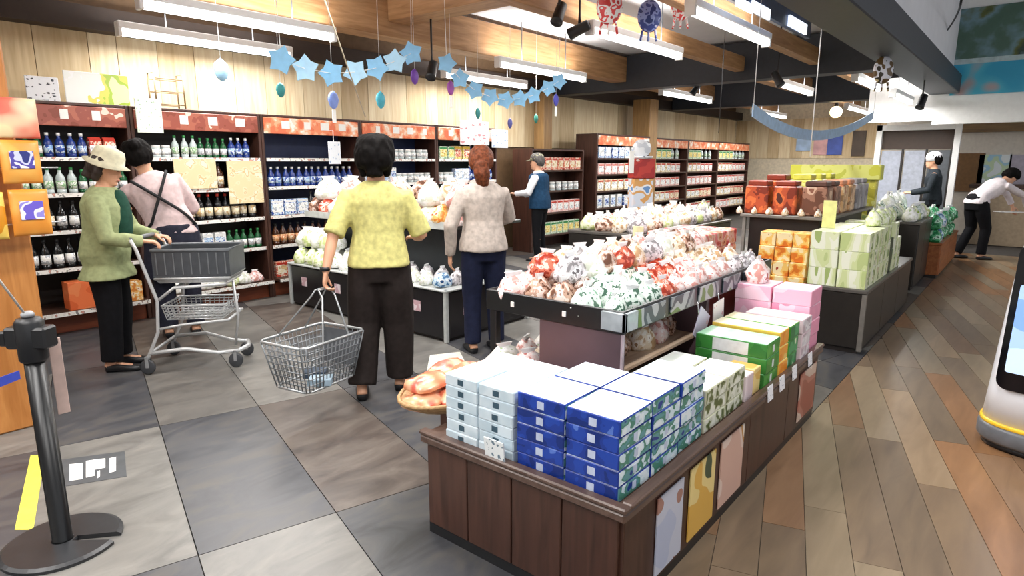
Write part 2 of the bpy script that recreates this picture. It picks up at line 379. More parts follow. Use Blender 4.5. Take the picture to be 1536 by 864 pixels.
# ------------------------------------------------------------------ ceiling lamps (each lamp carries its own light)
tube_mat = M('lamp_tube', 'ffffff', 0.5, var=0, emit=4.0)
def lamp(x0, x1, y, z, label, power=TUBE_POWER):
    t = thing('ceiling_lamp', label, 'lamp', (x0, y, z), group='fluorescent ceiling lamps'); L = x1 - x0
    m = MB(); m.cbox((0, -0.05, 0.03), (L, 0.05, 0.09), 0.008); m.build('lamp_housing', m_white, parent=t)
    m = MB(); m.tube([(0.03, 0, 0), (L - 0.03, 0, 0)], 0.035, 10); m.build('lamp_tube', tube_mat, parent=t)
    for e in (0.0, L - 0.03): m = MB(); m.cbox((e, -0.045, -0.04), (e + 0.03, 0.045, 0.04)); m.build('end_cap', m_white, parent=t)
    for e in (0.25 * L, 0.75 * L): m = MB(); m.tube([(e, 0, 0.09), (e, 0, CEIL - z)], 0.006, 5); m.build('hanger', m_grey, parent=t)
    ld = bpy.data.lights.new('tube_light', 'AREA'); ld.shape = 'RECTANGLE'; ld.size = L; ld.size_y = 0.12; ld.energy = power * L / 1.7; ld.color = (1.0, 0.98, 0.95)
    lo = bpy.data.objects.new('tube_light', ld); COL.objects.link(lo); lo.parent = t; lo.location = (L / 2, 0, -0.05)
    lu = ld.copy(); lu.energy = ld.energy * .45; lv = bpy.data.objects.new('tube_light', lu); COL.objects.link(lv); lv.parent = t; lv.location = (L / 2, 0, .1); lv.rotation_euler = (PI, 0, 0)
LAMPS = [(2.02, 3.7, 5.2, 2.58, 'bright tube lamp nearest the camera above the left aisle'), (2.3, 4.0, 6.42, 2.58, 'bright tube lamp close to the back wall above the hat wearer'),
 (5.0, 6.85, 3.24, 2.6, 'bright tube lamp between red-white kite and blue kite, right of big beam'), (4.85, 6.65, 2.23, 2.6, 'bright tube lamp under the top window, nearest the steel girder'),
 (5.95, 7.85, 5.15, 2.6, 'tube lamp above second blue star garland'), (6.2, 8.0, 6.33, 2.6, 'tube lamp by the back wall behind second garland'),
 (9.85, 11.9, 4.96, 2.57, 'short-looking tube lamp beside the wooden column'), (9.9, 11.6, 3.1, 2.57, 'tube lamp just past the steel cross beam, middle row'),
 (9.9, 11.6, 2.1, 2.57, 'tube lamp past steel cross beam beside the girder'), (14.6, 17, 5.1, 2.55, 'farthest tube lamp in left row over the end wall'),
 (14.6, 17, 3.2, 2.55, 'farthest tube lamp in middle row'), (10.5, 12.1, 1.72, 2.38, 'low tube lamp beside the girder end at right'),
 (-1.6, 0.2, 5.2, 2.58, 'unseen tube lamp added for light behind and left of the viewer'), (-1.4, 0.4, 3.2, 2.6, 'unseen tube lamp added for light behind the viewer, middle row'), (-1.4, .4, 1.9, 2.6, 'unseen tube lamp added for light behind the viewer near the girder'),  # unseen lamps carrying the rows on behind the camera, added for their light
 (1.6, 3.4, 3.24, 2.68, 'unseen tube lamp added for light overhead above the basket shopper'), (1.5, 3.3, 2.23, 2.68, 'unseen tube lamp added for light overhead above the gift boxes'),  # overhead lamps out of view, added for their light
 (1.5, 3.3, 0.2, 3.2, 'unseen tube lamp added high over the plank floor'), (-1.5, 0.3, 0.2, 3.2, 'tube lamp high over the plank floor behind the viewer, added unseen')]  # unseen lamps added to light the plank floor
for a in LAMPS: lamp(*a)
# round warm spot far away
p = YP(1254, 168, 3.4)
t = thing('pendant_lamp', 'round warm glowing lamp far back under wooden beams', 'lamp', p)
m = MB(); m.ell((0, 0, 0), (.12, .12, .12)); m.build('bulb', M('warm_bulb', 'ffe0a8', .5, var=0, emit=6), parent=t)
m = MB(); m.lathe([(.02, .1), (.05, .12), (.02, .2)], n=8); m.tube([(0, 0, .2), (0, 0, CEIL - p.z)], .006, 5); m.build('lamp_stem', m_black, parent=t)
# clerestory windows near the girder (upper right)
wt = thing('window_1', None, None); wt['kind'] = 'structure'
a = YP(1100, -4, 1.9); 
for (xa, xb, ya, yb) in ((1107, 1129, -6, 20), (1131, 1155, 0, 30), (1186, 1210, 22, 52)):
    A = YP(xa, ya, 1.95); B = YP(xb, yb, 1.95)
    m = MB(); m.box((A.x, 1.95, B.z), (B.x, 1.97, A.z)); m.build('window_pane', M('daylight_glass', 'eaf4ff', .4, var=0, emit=1.6), parent=wt)
A = YP(1098, -6, 1.98); B = YP(1215, 58, 1.98)
m = MB(); m.box((A.x, 1.98, B.z), (B.x, 2.02, CEIL)); m.build('window_frame', M('blue_grey_frame', '46587a', .5), parent=wt)

# ------------------------------------------------------------------ wall shelving and its goods
YF, YB = 6.3, 6.72
SH_Z = [0.20, 0.56, 0.88, 1.19, 1.49]
hdr_or = PRINT('header_orange', ['e8744c', 'f08c60', 'f6b088', 'fad8c0', 'fff2e8'], 9, stops=[0, .42, .5, .58, .64], detail=2)
hdr_red = PRINT('header_brown', ['8a4330', '9c5040', 'b26650', 'f0d8c8'], 7, stops=[0, .42, .52, .66], detail=2)
m_rail = PRINT('price_rail', ['e8e6e0', 'f6f4ee', '8b8b88', 'd8a090'], 30, stops=[0, .4, .6, .66])
def shelf_unit(x0, x1, label, header, n, back=None, near=True):
    t = thing('shelf_unit', label, 'shelf unit', (x0, YF, 0), group='wall shelving bays'); L = x1 - x0 - 0.004; D = YB - YF
    bm = M('back_' + (back or '2a221f'), back or '2a221f', .5)
    m = MB(); m.box((0.03, D - .02, .15), (L - .03, D, 1.94)); m.build('back_panel', bm, parent=t)
    for s in (0, L - .03): m = MB(); m.cbox((s, 0, 0), (s + .03, D, 1.94)); m.build('side_panel', w_side, parent=t)
    m = MB(); m.cbox((.031, .03, 0), (L - .031, D - .02, .15)); m.build('plinth', w_red, parent=t)
    m = MB(); m.cbox((.031, .0, 1.915), (L - .031, D, 1.94)); m.build('top_board', w_side, parent=t)
    h = MB(); h.cbox((.031, -.012, 1.745), (L - .031, .012, 1.91)); hp = h.build('header_panel', header, parent=t)
    # printed white captions on the header, flat patches
    for q in range(n):
        cx = .12 + (L - .24) * (q + .5) / n + rnd.uniform(-.04, .04); m = MB(); m.box((cx - .03, -.016, 1.80), (cx + .03 + rnd.uniform(0, .05), -.0125, 1.88)); m.build('caption', m_paper, parent=hp)
    for z in SH_Z:
        d0 = -0.1 if z < .3 else 0.0
        m = MB(); m.cbox((.031, d0, z - .03), (L - .031, D - .021, z)); s = m.build('shelf', w_shelf, parent=t)
        m = MB(); m.box((.035, d0 - .008, z - .032), (L - .035, d0 - .001, z + .002)); m.build('price_rail', m_rail, parent=s)
    return t
# bottle meshes: glass, label, cap
def bottle_mesh(h, r, glass, lab, cap, kind=0):
    m = MB()
    if kind == 0:  # sake / soy bottle
        m.lathe([(r * .9, 0), (r, h * .03), (r, h * .16)], n=10, mi=0, caps=True); m.lathe([(r * 1.02, h * .16), (r * 1.02, h * .48)], n=10, mi=1)
        m.lathe([(r, h * .48), (r, h * .58), (r * .75, h * .68), (r * .38, h * .78), (r * .36, h * .9)], n=10, mi=0, caps=False); m.lathe([(r * .42, h * .88), (r * .42, h)], n=8, mi=2)
    elif kind == 1:  # jar
        m.lathe([(r * .92, 0), (r, h * .05), (r, h * .2)], n=10, mi=0); m.lathe([(r * 1.02, h * .2), (r * 1.02, h * .68)], n=10, mi=1); m.lathe([(r, h * .68), (r * .9, h * .8)], n=10, mi=0)
        m.lathe([(r * .92, h * .8), (r * .92, h)], n=10, mi=2)
    elif kind == 2:  # gable carton / pouch
        m.cbox((-r, -r * .7, 0), (r, r * .7, h * .8), .004, 0); m.box((-r * 1.002, -r * .72, h * .15), (r * 1.002, -r * .7, h * .6), 1)
        m.loft([[(-r, -r * .7, h * .8), (r, -r * .7, h * .8), (r, r * .7, h * .8), (-r, r * .7, h * .8)], [(-r, -.006, h), (r, -.006, h), (r, .006, h), (-r, .006, h)]], True, 2, False)
    elif kind == 3:  # flat pack standing
        m.cbox((-r, -r * .6, 0), (r, r * .6, h), .004, 0); m.box((-r * .8, -r * .62, h * .2), (r * .8, -r * .6, h * .75), 1); m.box((-r * .9, -r * .62, h * .8), (r * .9, -r * .6, h * .93), 2)
    return m.mesh('pack', [glass, lab, cap])
G = lambda n, c: M('glass_' + n, c, .12, var=.15); Lb = lambda n, cs: PRINT('lab_' + n, cs, 30)
gGreen, gDark, gBlue, gClear, gBrown = G('green', '24603a'), G('dark', '16181a'), G('blue', '223c86'), G('clear', 'cfdcdc'), G('brown', '4a2a18')
lW = Lb('white', ['f4f4ee', 'ffffff', 'b8bcc0', 'dfe6ea']); lG = Lb('green', ['dfe8d8', '8fb88a', 'f0f4ea', '3c7a4c']); lR = Lb('red', ['c84a38', 'f0e0d0', 'e89070', 'b83828'])
lC = Lb('cream', ['efe2c0', 'f8f0dc', 'caa878', 'e6c890']); lP = Lb('pink', ['f2c8c0', 'f8e4e0', 'd88078', 'fff4f0']); lB = Lb('blue', ['3050a0', 'e8f0fa', '88b0dc', 'c4dcf0']); lY = Lb('yellow', ['ecd870', 'f6eeb0', 'c8a030', 'fff8d8'])
cY, cG, cR, cW, cK = M('cap_yellow', 'e8c030'), M('cap_green', '2f8a48'), M('cap_red', 'c03828'), M('cap_white', 'f0f0ee'), M('cap_black', '1b1b1d')
K = {
 'green_bottle': (bottle_mesh(.2, .033, gGreen, lW, cG), .078, 'green glass bottle with white label'),
 'yellow_cap_bottle': (bottle_mesh(.19, .032, gGreen, lG, cY), .078, 'small green bottle with yellow cap'),
 'blue_bottle': (bottle_mesh(.21, .036, gBlue, lB, cW), .085, 'blue bottle with pale label'),
 'red_carton': (bottle_mesh(.18, .05, lR, lW, cR, 2), .115, 'red and white carton'),
 'dark_bottle': (bottle_mesh(.25, .037, gDark, lW, cK), .088, 'tall black bottle with white label'),
 'wine_bottle': (bottle_mesh(.26, .038, gDark, lC, cR), .09, 'dark wine bottle with cream label'),
 'sauce_bottle': (bottle_mesh(.2, .032, gBrown, lP, cK), .076, 'brown sauce bottle with pink label'),
 'orange_sauce_bottle': (bottle_mesh(.2, .034, gBrown, Lb('orange', ['e8a060', 'f6d0a8', 'd07840', 'f4e0c0']), cK), .08, 'dark sauce bottle with orange label'),
 'clear_bottle': (bottle_mesh(.22, .035, gClear, lG, cG), .085, 'clear bottle with green label'),
 'white_jar': (bottle_mesh(.12, .045, gClear, lW, cW, 1), .1, 'white lidded jar'),
 'white_carton': (bottle_mesh(.19, .055, lW, lB, cW, 3), .125, 'white carton with blue print'),
 'cream_pack': (bottle_mesh(.17, .07, lC, lW, cR, 3), .155, 'cream coloured pack'),
 'pink_pack': (bottle_mesh(.16, .07, lP, lW, cR, 3), .155, 'pink and white pack'),
 'blue_pack': (bottle_mesh(.17, .07, lB, lW, cW, 3), .155, 'blue and white pack'),
 'red_pack': (bottle_mesh(.17, .07, lR, lC, cR, 3), .155, 'red and cream pack'),
 'green_pack': (bottle_mesh(.17, .07, lG, lY, cG, 3), .155, 'green and white pack'),
 'yellow_pack': (bottle_mesh(.18, .07, lY, lR, cY, 3), .155, 'yellow pack'),
}
BAY = ['first', 'second', 'third', 'fourth', 'fifth']
LEV = ['bottom', 'second', 'third', 'fourth', 'top']
def fill(x0, x1, lev, kinds, bay, y=None, mult=1.0, skip=0):
    """a row of goods; kinds are laid in equal runs along the shelf"""
    z = SH_Z[lev]; x = x0 + .07 + skip; n = len(kinds); W = (x1 - x0 - .14 - skip) / n; cnt = 0; cc = {}
    for q, kd in enumerate(kinds):
        me, sp_, lb = K[kd]; e = x0 + .07 + skip + W * (q + 1); r = sp_ * mult; c = cc.get(kd, 0)
        while x + r < e + .02:
            c += 1; cnt += 1; cc[kd] = c
            place(kd, me, (x + r / 2, (y if y else YF + .07) + rnd.uniform(-.012, .012), z), rnd.uniform(-.15, .15),
                  label='%s, %s from left, %s shelf, %s' % (lb, ORD[min(c, 26)], LEV[lev], bay), cat=('bottle' if 'bottle' in kd else 'jar' if 'jar' in kd else 'package'), group='%ss on %s shelf, %s' % (kd.replace('_', ' '), LEV[lev], bay), scale=(mult,) * 3 if mult != 1 else None)
            x += r
    return cnt
units = [(1.03, 2.28), (2.28, 3.52), (3.52, 4.78), (4.78, 6.03), (6.03, 7.28)]
desc = ['first bay of bottle shelves beside wooden post, under white boards', 'second bay of wall shelving behind black-haired clerk, cream signs inside', 'third bay of wall shelving, dark blue inside, above vegetable bags',
        'fourth bay of wall shelving behind the yellow shirt shopper', 'fifth bay of wall shelving behind the grey jacket shopper']
hd = [hdr_red, hdr_red, hdr_or, hdr_or, hdr_or]
for (x0, x1), d, h, bk in zip(units, desc, hd, [None, None, '27335c', '27335c', '2a3c3c']): shelf_unit(x0, x1, d, h, 4, bk)
B5 = ['first wall bay', 'second wall bay', 'third wall bay', 'fourth wall bay', 'fifth wall bay']
u = units
fill(*u[0], 4, ['yellow_cap_bottle', 'green_bottle', 'blue_bottle', 'red_carton'], B5[0], mult=.95)
fill(*u[0], 3, ['green_bottle', 'clear_bottle', 'green_bottle'], B5[0]); fill(*u[0], 2, ['wine_bottle', 'dark_bottle'], B5[0]); fill(*u[0], 1, ['white_jar', 'dark_bottle', 'pink_pack'], B5[0])
fill(*u[1], 4, ['white_jar', 'clear_bottle', 'green_bottle', 'blue_bottle'], B5[1], mult=.95); fill(*u[1], 2, ['wine_bottle'], B5[1], skip=.0); fill(*u[1], 1, ['dark_bottle', 'white_carton', 'green_bottle'], B5[1])
fill(*u[2], 3, ['blue_bottle'], B5[2]); fill(*u[2], 2, ['blue_pack', 'dark_bottle'], B5[2]); fill(*u[2], 1, ['orange_sauce_bottle', 'sauce_bottle'], B5[2], mult=1.15); fill(*u[2], 0, ['red_pack', 'dark_bottle'], B5[2])
fill(*u[3], 4, ['blue_pack', 'white_jar'], B5[3]); fill(*u[3], 3, ['white_carton', 'white_jar'], B5[3]); fill(*u[3], 2, ['blue_bottle', 'white_jar'], B5[3])
fill(*u[4], 4, ['green_pack', 'yellow_pack', 'blue_bottle'], B5[4]); fill(*u[4], 3, ['white_jar', 'blue_pack', 'blue_bottle'], B5[4]); fill(*u[4], 2, ['green_pack', 'clear_bottle'], B5[4]); 
# cream sign boards inside bay two
for i, (xa, ya, xb, yb) in enumerate([(277, 242, 312, 298), (314, 242, 331, 298)]): pass
for i, (xa, xb, z0, z1, nm) in enumerate([(2.6, 3.0, 1.17, 1.455, 'cream sign card with printing, left of the brown bottle, second wall bay'), (3.12, 3.49, 1.03, 1.46, 'cream sign card hanging right of the brown bottle, second wall bay')]):
    m = MB(); m.cbox((0, 0, 0), (xb - xa, .012, z1 - z0), .002); m.build('sign_card', PRINT('cream_print', ['e6d4a8', 'eadcb8', 'd8bc88', 'f0e6cc'], 14, stops=[0, .5, .58, .63]), loc=(xa, YF - .03 + (0.02 if i else 0), z0 if i else 1.195), label=nm, cat='sign')
place('brown_bottle', bottle_mesh(.25, .045, gBrown, lC, cK), (3.06, YF + .06, 1.19), label='single brown glass bottle between two cream sign cards', cat='bottle')
# low front goods: deck of bay one and two
def pouch_mesh(w_, d, h, mats, seed=0, pinch=True, speck=0.01):
    """soft bag: pillow with a crimped top"""
    r = random.Random(seed); m = MB(); rings = []; n = 12
    prof = [(0, .80), (.04, .95), (.2, 1.04), (.45, 1.0), (.65, .86), (.8, .62), (.9, .32)]
    for z, s in prof:
        rg = []
        for j in range(n):
            a = 2 * PI * j / n; cx, cy = math.cos(a), math.sin(a)
            cx = math.copysign(abs(cx) ** .7, cx); cy = math.copysign(abs(cy) ** .7, cy)
            k = 1 + r.uniform(-.09, .09)
            rg.append((cx * w_ / 2 * s * k + r.uniform(-.005, .005), cy * d / 2 * (s if z < .6 else s * .8) * k, h * z + r.uniform(-.006, .006) * (z > 0)))
        rings.append(rg)
    m.loft(rings, True, 0, True)
    if pinch: m.loft([[(-w_ * .15, -.006, h * .86), (w_ * .15, -.006, h * .86), (w_ * .15, .006, h * .86), (-w_ * .15, .006, h * .86)], [(-w_ * .26, -.004, h * 1.06), (w_ * .24, -.008, h * 1.04), (w_ * .24, .002, h * 1.04), (-w_ * .26, .004, h * 1.06)]], True, 1, False)
    return m.mesh('bag', mats)
film = M('clear_film', 'f4f4f6', .15, var=.03)
def bagmat(n, cols, sc=26, st=None): return PRINT('bagmat_' + n, cols, sc, rough=.18, detail=2.5, stops=st)
bm_white = bagmat('white', ['d8dccc', 'f4f5ee', 'ffffff', 'b9cfa0']); bm_green = bagmat('greenwhite', ['4c6e5c', 'dfeee4', 'f6faf6', '90b8a0'], 34, [0, .42, .52, .62])
bm_pink = bagmat('pink', ['d89a92', 'f6dcd8', 'fff2f0', 'c87870']); bm_brown = bagmat('brown', ['6e4a3a', 'c09a86', 'efdcd2', '8e6250'])
bm_red = bagmat('red', ['a83826', 'e07a60', 'f8d8cc', 'c84c34']); bm_cream = bagmat('cream', ['c8a47c', 'f0e0c8', 'fff6ea', 'a88868'])
bm_orange = bagmat('orange', ['e08a40', 'f4c070', 'fbe8c8', 'b85020']); bm_grey = bagmat('grey', ['8f8a8c', 'd2ccd0', 'f2eef2', '6c6468']); bm_lime = bagmat('lime', ['c8d890', 'eef4cc', 'fafce8', '9ab84c'])
bm_grn = bagmat('green', ['1f7a48', '4cb078', 'bfe8d0', '0f5a38']); bm_blue = bagmat('blue', ['4a78a8', 'bcd8ec', 'eef6fc', '2c5080'])
BAG = {k: [pouch_mesh(.16, .11, .13, [mt, film], s + i * 9) for s in range(3)] for i, (k, mt) in enumerate([('white', bm_white), ('green and white', bm_green), ('pink', bm_pink), ('brown', bm_brown), ('red', bm_red), ('cream', bm_cream),
     ('orange', bm_orange), ('grey', bm_grey), ('lime', bm_lime), ('green', bm_grn), ('blue', bm_blue)])}
def bag(col, p, label, group, s=1.0, rz=None, rot=None, sz=None, name='food_bag'):
    return place(name, rnd.choice(BAG[col]), p, label=label, cat='bag', group=group, rot=rot or (rnd.uniform(-.12, .12), rnd.uniform(-.12, .12), rnd.uniform(-.5, .5) if rz is None else rz), scale=sz or (s, s, s))
def boxbuild(name, x, y, z, sx, sy, sz, mats, label, group=None, cat='box', rz=0, c=.003, mi=None):
    m = MB(); m.cbox((-sx / 2, -sy / 2, 0), (sx / 2, sy / 2, sz), c, mi); return m.build(name, mats, loc=(x, y, z), rz=rz, label=label, cat=cat, group=group)
# orange tote, grey clear bin and yellow packs on the low deck of bay one
D0 = SH_Z[0]
boxbuild('orange_tin', 1.72, 6.31, D0, .2, .16, .24, PRINT('orange_tin', ['e06838', 'ec7a48', 'f08c58'], 6), 'bright orange upright tin on the lowest deck of first bay', cat='tin')
t = thing('clear_bin', 'grey translucent bin on lowest deck beside orange tin', 'bin', (1.95, 6.3, D0))
m = MB(); m.cbox((-.09, -.06, 0), (.1, .1, .2), .01); m.build('bin_body', M('clear_bin', 'a4a2a4', .2), parent=t); m = MB(); m.cbox((-.1, -.07, .2), (.11, .11, .215)); m.build('bin_rim', M('bin_rim', 'd4d2d4', .3), parent=t)
boxbuild('orange_pack', 2.14, 6.31, D0, .12, .14, .18, bm_orange, 'orange and cream pack right of the clear bin', cat='package')
boxbuild('yellow_pack', 1.95, 6.215, D0, .2, .02, .06, M('yellow_card', 'e8dc90'), 'small pale yellow card in front of the clear bin', cat='card')
c = 0
for x in [2.55 + .13 * q for q in range(7)]:
    c += 1; bag(['white', 'lime', 'white', 'white', 'lime', 'white', 'pink'][c - 1], (x, 6.3, D0), 'white and pale green bag, %s from left, low deck of second bay' % ORD[c], 'bags on the low deck, second bay', .95)
# things on top of the shelving
def board(xa, ya, xb, yb, Y, name, mat, label, cat='sign', th=.012):
    A = YP(xa, ya, Y); B = YP(xb, yb, Y); m = MB(); m.cbox((0, 0, 0), (B.x - A.x, th, A.z - B.z), .003); return m.build(name, mat, loc=(A.x, Y, B.z), label=label, cat=cat)
o = board(34, 100, 90, 142, 6.4, 'notice_board', TEXTISH('board_black_print', 'eceef2', '3a3c44', 6, 5, .13), 'white board with black printing on top of first bay, next to post'); o.location.z = 1.94
o = board(92, 94, 195, 150, 6.38, 'notice_board', PRINT('board_yellow_art', ['ffffff', 'f6faf6', 'eae66a', 'b8d84c', 'fff8c0'], 3.2, stops=[0, .4, .54, .6, .66], detail=3), 'wide white board with yellow-green artwork on top of first bay'); o.location.z = 1.94
o = board(201, 146, 246, 200, 6.2, 'hanging_sign', TEXTISH('pale_green_print', 'e8f2e2', '9ab89a', 9, 7, .1), 'pale green paper sign clipped before the first bay header')
A = YP(230, 108, 6.5); B = YP(278, 158, 6.5); t = thing('wire_rack', 'small brown wire rack standing on top of second bay', 'rack', (A.x, 6.5, 1.94)); W = B.x - A.x; Hh = A.z - 1.94
for s in (0, W): m = MB(); m.tube([(s, 0, 0), (s, 0, Hh), (s, .14, Hh), (s, .14, 0)], .008, 6); m.build('rack_side', M('rack_wire', '8a7454', .4), parent=t)
for z in (.05, Hh * .5, Hh * .85): m = MB(); m.tube([(0, 0, z), (W, 0, z)], .006, 6); m.tube([(0, .14, z), (W, .14, z)], .006, 6); m.build('rack_bar', M('rack_wire', '8a7454', .4), parent=t)
def easel(xa, ya, xb, yb, Y, mat, label, z=None):
    A = YP(xa, ya, Y); B = YP(xb, yb, Y); t = thing('price_card', label, 'sign', (A.x, Y, B.z)); m = MB(); W = B.x - A.x; hz = A.z - B.z
    m.cbox((0, 0, 0), (W, .008, hz), .002); m.build('card', mat, parent=t)
    m = MB(); m.tube([(W / 2, .012, hz * .5), (W / 2, .012, max(hz * .9, 1.80 - B.z)), (W / 2, 6.279 - Y, max(hz * .9, 1.80 - B.z))], .004, 5); m.build('clip', m_white, parent=t); return t
easel(690, 180, 734, 218, 6.22, TEXTISH('card_pink_print', 'f8ecec', 'c88a90', 5, 5, .14), 'white card with pinkish picture clipped to the fifth bay header')
easel(738, 194, 762, 222, 6.22, TEXTISH('card_blue_print', 'f0f6fc', '9ab4d4', 5, 4, .12), 'small white card with blue print, right end of fifth bay header')
easel(492, 212, 512, 246, 6.2, TEXTISH('card_blue_print', 'f0f6fc', '9ab4d4', 5, 4, .12), 'narrow pale blue card hanging below third bay header')
# tall narrow book-like rack at the column, then far shelving
def rack2(x0, x1, y, z1, label, rows, header=None, nm='display_shelf', dep=.4):
    t = thing(nm, label, 'shelf unit', (x0, y, 0)); L = x1 - x0
    for s in (0, L - .04): m = MB(); m.cbox((s, 0, 0), (s + .04, dep, z1)); m.build('side_panel', w_side, parent=t)
    m = MB(); m.box((.04, dep - .03, 0), (L - .04, dep, z1)); m.build('back_panel', w_side, parent=t)
    m = MB(); m.cbox((.041, 0, z1 - .03), (L - .041, dep - .031, z1)); m.build('top_board', w_side, parent=t)
    if header: m = MB(); m.cbox((.041, -.01, z1 - .2), (L - .041, .012, z1 - .035)); m.build('header_panel', header, parent=t)
    for z in rows: m = MB(); m.cbox((.041, 0, z - .03), (L - .041, dep - .031, z)); m.build('shelf', w_shelf, parent=t); 
    return t
R2 = [.25, .62, .98, 1.32]
rack2(8.0, 9.5, 6.2, 1.66, 'open brown rack of bags behind the blue vest clerk', R2)
c = 0
for lv, kd in zip(range(4), ['green_pack', 'pink_pack', 'white_jar', 'red_pack']):
    me, sp_, lb = K[kd]
    for q in range(8):
        place(kd, me, (8.14 + q * .175, 6.28, R2[lv]), 0, label='%s, %s from left, %s level of rack behind blue vest clerk' % (lb, ORD[q + 1], LEV[lv]), cat='package', group='packs on the rack behind blue vest, %s level' % LEV[lv], scale=(1.1, 1.1, 1.2))
cols7 = [['white_carton', 'cream_pack'], ['pink_pack', 'white_jar'], ['cream_pack', 'yellow_pack'], ['blue_pack', 'white_carton'], ['white_carton', 'blue_pack']]
far_units = [(9.75, 11.75, 'tall white-goods bay with brown end panel past the wall column'), (12.3, 13.9, 'far shelving bay just right of the corner column'), (13.9, 15.7, 'far shelving bay second from the corner column'), (15.7, 17.9, 'last shelving bay at the far end of the back wall')]
FR = [.3, .62, .93, 1.23, 1.52]
for i, (x0, x1, lb) in enumerate(far_units):
    yy = 6.1 if i == 0 else 6.25
    rack2(x0, x1, yy, 1.95, lb, FR, hdr_or, 'shelf_unit', .45)
    rows = [['pink_pack'], ['white_carton', 'blue_pack'], ['cream_pack'], ['pink_pack', 'cream_pack'], ['blue_pack', 'white_carton']] if i == 0 else [['pink_pack', 'cream_pack'], ['cream_pack', 'red_pack'], ['pink_pack'], ['cream_pack', 'pink_pack'], ['green_pack', 'clear_bottle']]
    for lv in range(5):
        kk = rows[lv]; n = int((x1 - x0 - .2) / .24)
        for q in range(n):
            kd = kk[q * len(kk) // n]; me, sp_, l2 = K[kd]
            place(kd, me, (x0 + .2 + q * .24, yy + .07, FR[lv]), 0, label='%s, %s along, %s shelf of far bay %s' % (l2, ORD[q + 1], LEV[lv], ['beside column', 'one', 'two', 'three'][i]), cat='package', group='packs on %s shelf of far bay %s' % (LEV[lv], ['beside column', 'one', 'two', 'three'][i]), scale=(1.5, 1.2, 1.2))
# stand-up display in front of far bay: white card stand, red banner, tan figure-like pack
t = thing('cardboard_display', 'tall narrow white, red and orange cardboard display before far shelving', 'display', (8.95, 4.78, 0), rz=-.6)
m = MB(); m.cbox((-.17, -.1, 0), (.17, .1, 1.2), .01); m.build('display_body', PRINT('display_body', ['e8e4ea', 'dfe6f4', 'e0a868', 'f0f0f4', '6f9ad0'], 5, stops=[0, .4, .52, .6, .66]), parent=t)
m = MB(); m.cbox((-.18, -.12, 1.2), (.18, .1, 1.5), .01); m.build('red_banner', PRINT('display_red', ['a83030', 'c04038', 'f0d8d0'], 7), parent=t)
m = MB(); m.lathe([(.15, 0), (.17, .02), (.17, .04)], (0, 0, 1.5), 16); m.ell((0, 0, 1.66), (.16, .06, .14)); m.build('round_topper', PRINT('display_top', ['c8ccd4', 'e8eaee', '7a7c88'], 6), parent=t)
m = MB(); m.cbox((-.27, -.13, 1.28), (-.19, -.12, 1.62)); m.build('side_card', m_paper, parent=t)

# ------------------------------------------------------------------ main display counter (low plinth with panels)
PX0, PX1, PY0, PY1, PZ = 1.53, 3.78, 0.83, 1.72, 0.42
t = thing('display_counter', 'low dark brown wooden display counter nearest the camera, stacked with gift boxes', 'counter', (PX0, PY0, 0))
LX, LY = PX1 - PX0, PY1 - PY0
m = MB(); m.box((.03, .03, 0), (LX - .03, LY - .03, .385)); m.build('counter_body', M('counter_core', '2a1b16', .5), parent=t)
for i in range(4): m = MB(); m.cbox((0.006, .02 + i * (LY - .04) / 4, .045), (.032, .02 + (i + 1) * (LY - .04) / 4 - .004, .382), .003); m.build('panel', w_counter, parent=t)
for i in range(4): m = MB(); m.cbox((.02 + i * (LX - .04) / 4, .006, .045), (.02 + (i + 1) * (LX - .04) / 4 - .004, .032, .382), .003); m.build('panel', w_counter, parent=t)
m = MB(); m.box((.012, .012, 0), (LX - .02, LY - .02, .044)); m.build('kick_board', m_black, parent=t)
m = MB(); m.cbox((-.012, -.012, .385), (LX, LY, .42), .008); m.build('counter_top', w_counter_top, parent=t)
for n_, a, b in (('rim', (-.016, -.016, .4205), (.022, LY, .438)), ('rim', (.0225, -.016, .4205), (LX, .022, .438))): m = MB(); m.cbox(a, b, .005); m.build(n_, w_counter_top, parent=t)
TZ = PZ + .0005
# posters on the long side of the counter
pm = [PRINT('poster_a', ['b8c0d8', 'c8ccdc', 'a87c70', 'd8d4d8'], 5, stops=[0, .42, .56, .64]), PRINT('poster_b', ['e0b050', 'f0d890', '3c5038', 'e8e4dc'], 5, stops=[0, .45, .55, .62]), PRINT('poster_c', ['d8b0a0', 'e8d0c4', 'c08a40', 'f0e4d8'], 5, stops=[0, .5, .58, .64])]
lbl = ['pale blue poster with a brown round picture, nearest camera on counter side', 'poster with yellow picture over cream, middle of three on counter side', 'pinkish poster with a golden shape, right of three on counter side']
for i, (xa, xb) in enumerate([(1.76, 1.96), (2.02, 2.25), (2.31, 2.56)]):
    m = MB(); m.cbox((0, 0, 0), (xb - xa, .006, .29), .001); m.build('product_poster', [pm[i], m_paper], loc=(xa, PY0 - .002, .07), label=lbl[i], cat='poster')
m = MB(); m.cbox((0, 0, 0), (.3, .006, .27), .001); m.build('product_poster', PRINT('poster_d', ['a05848', 'b87868', 'd8c0b0', 'e8dcd4'], 5), loc=(3.4, PY0 - .002, .08), label='reddish poster at far right end of the counter side', cat='poster')
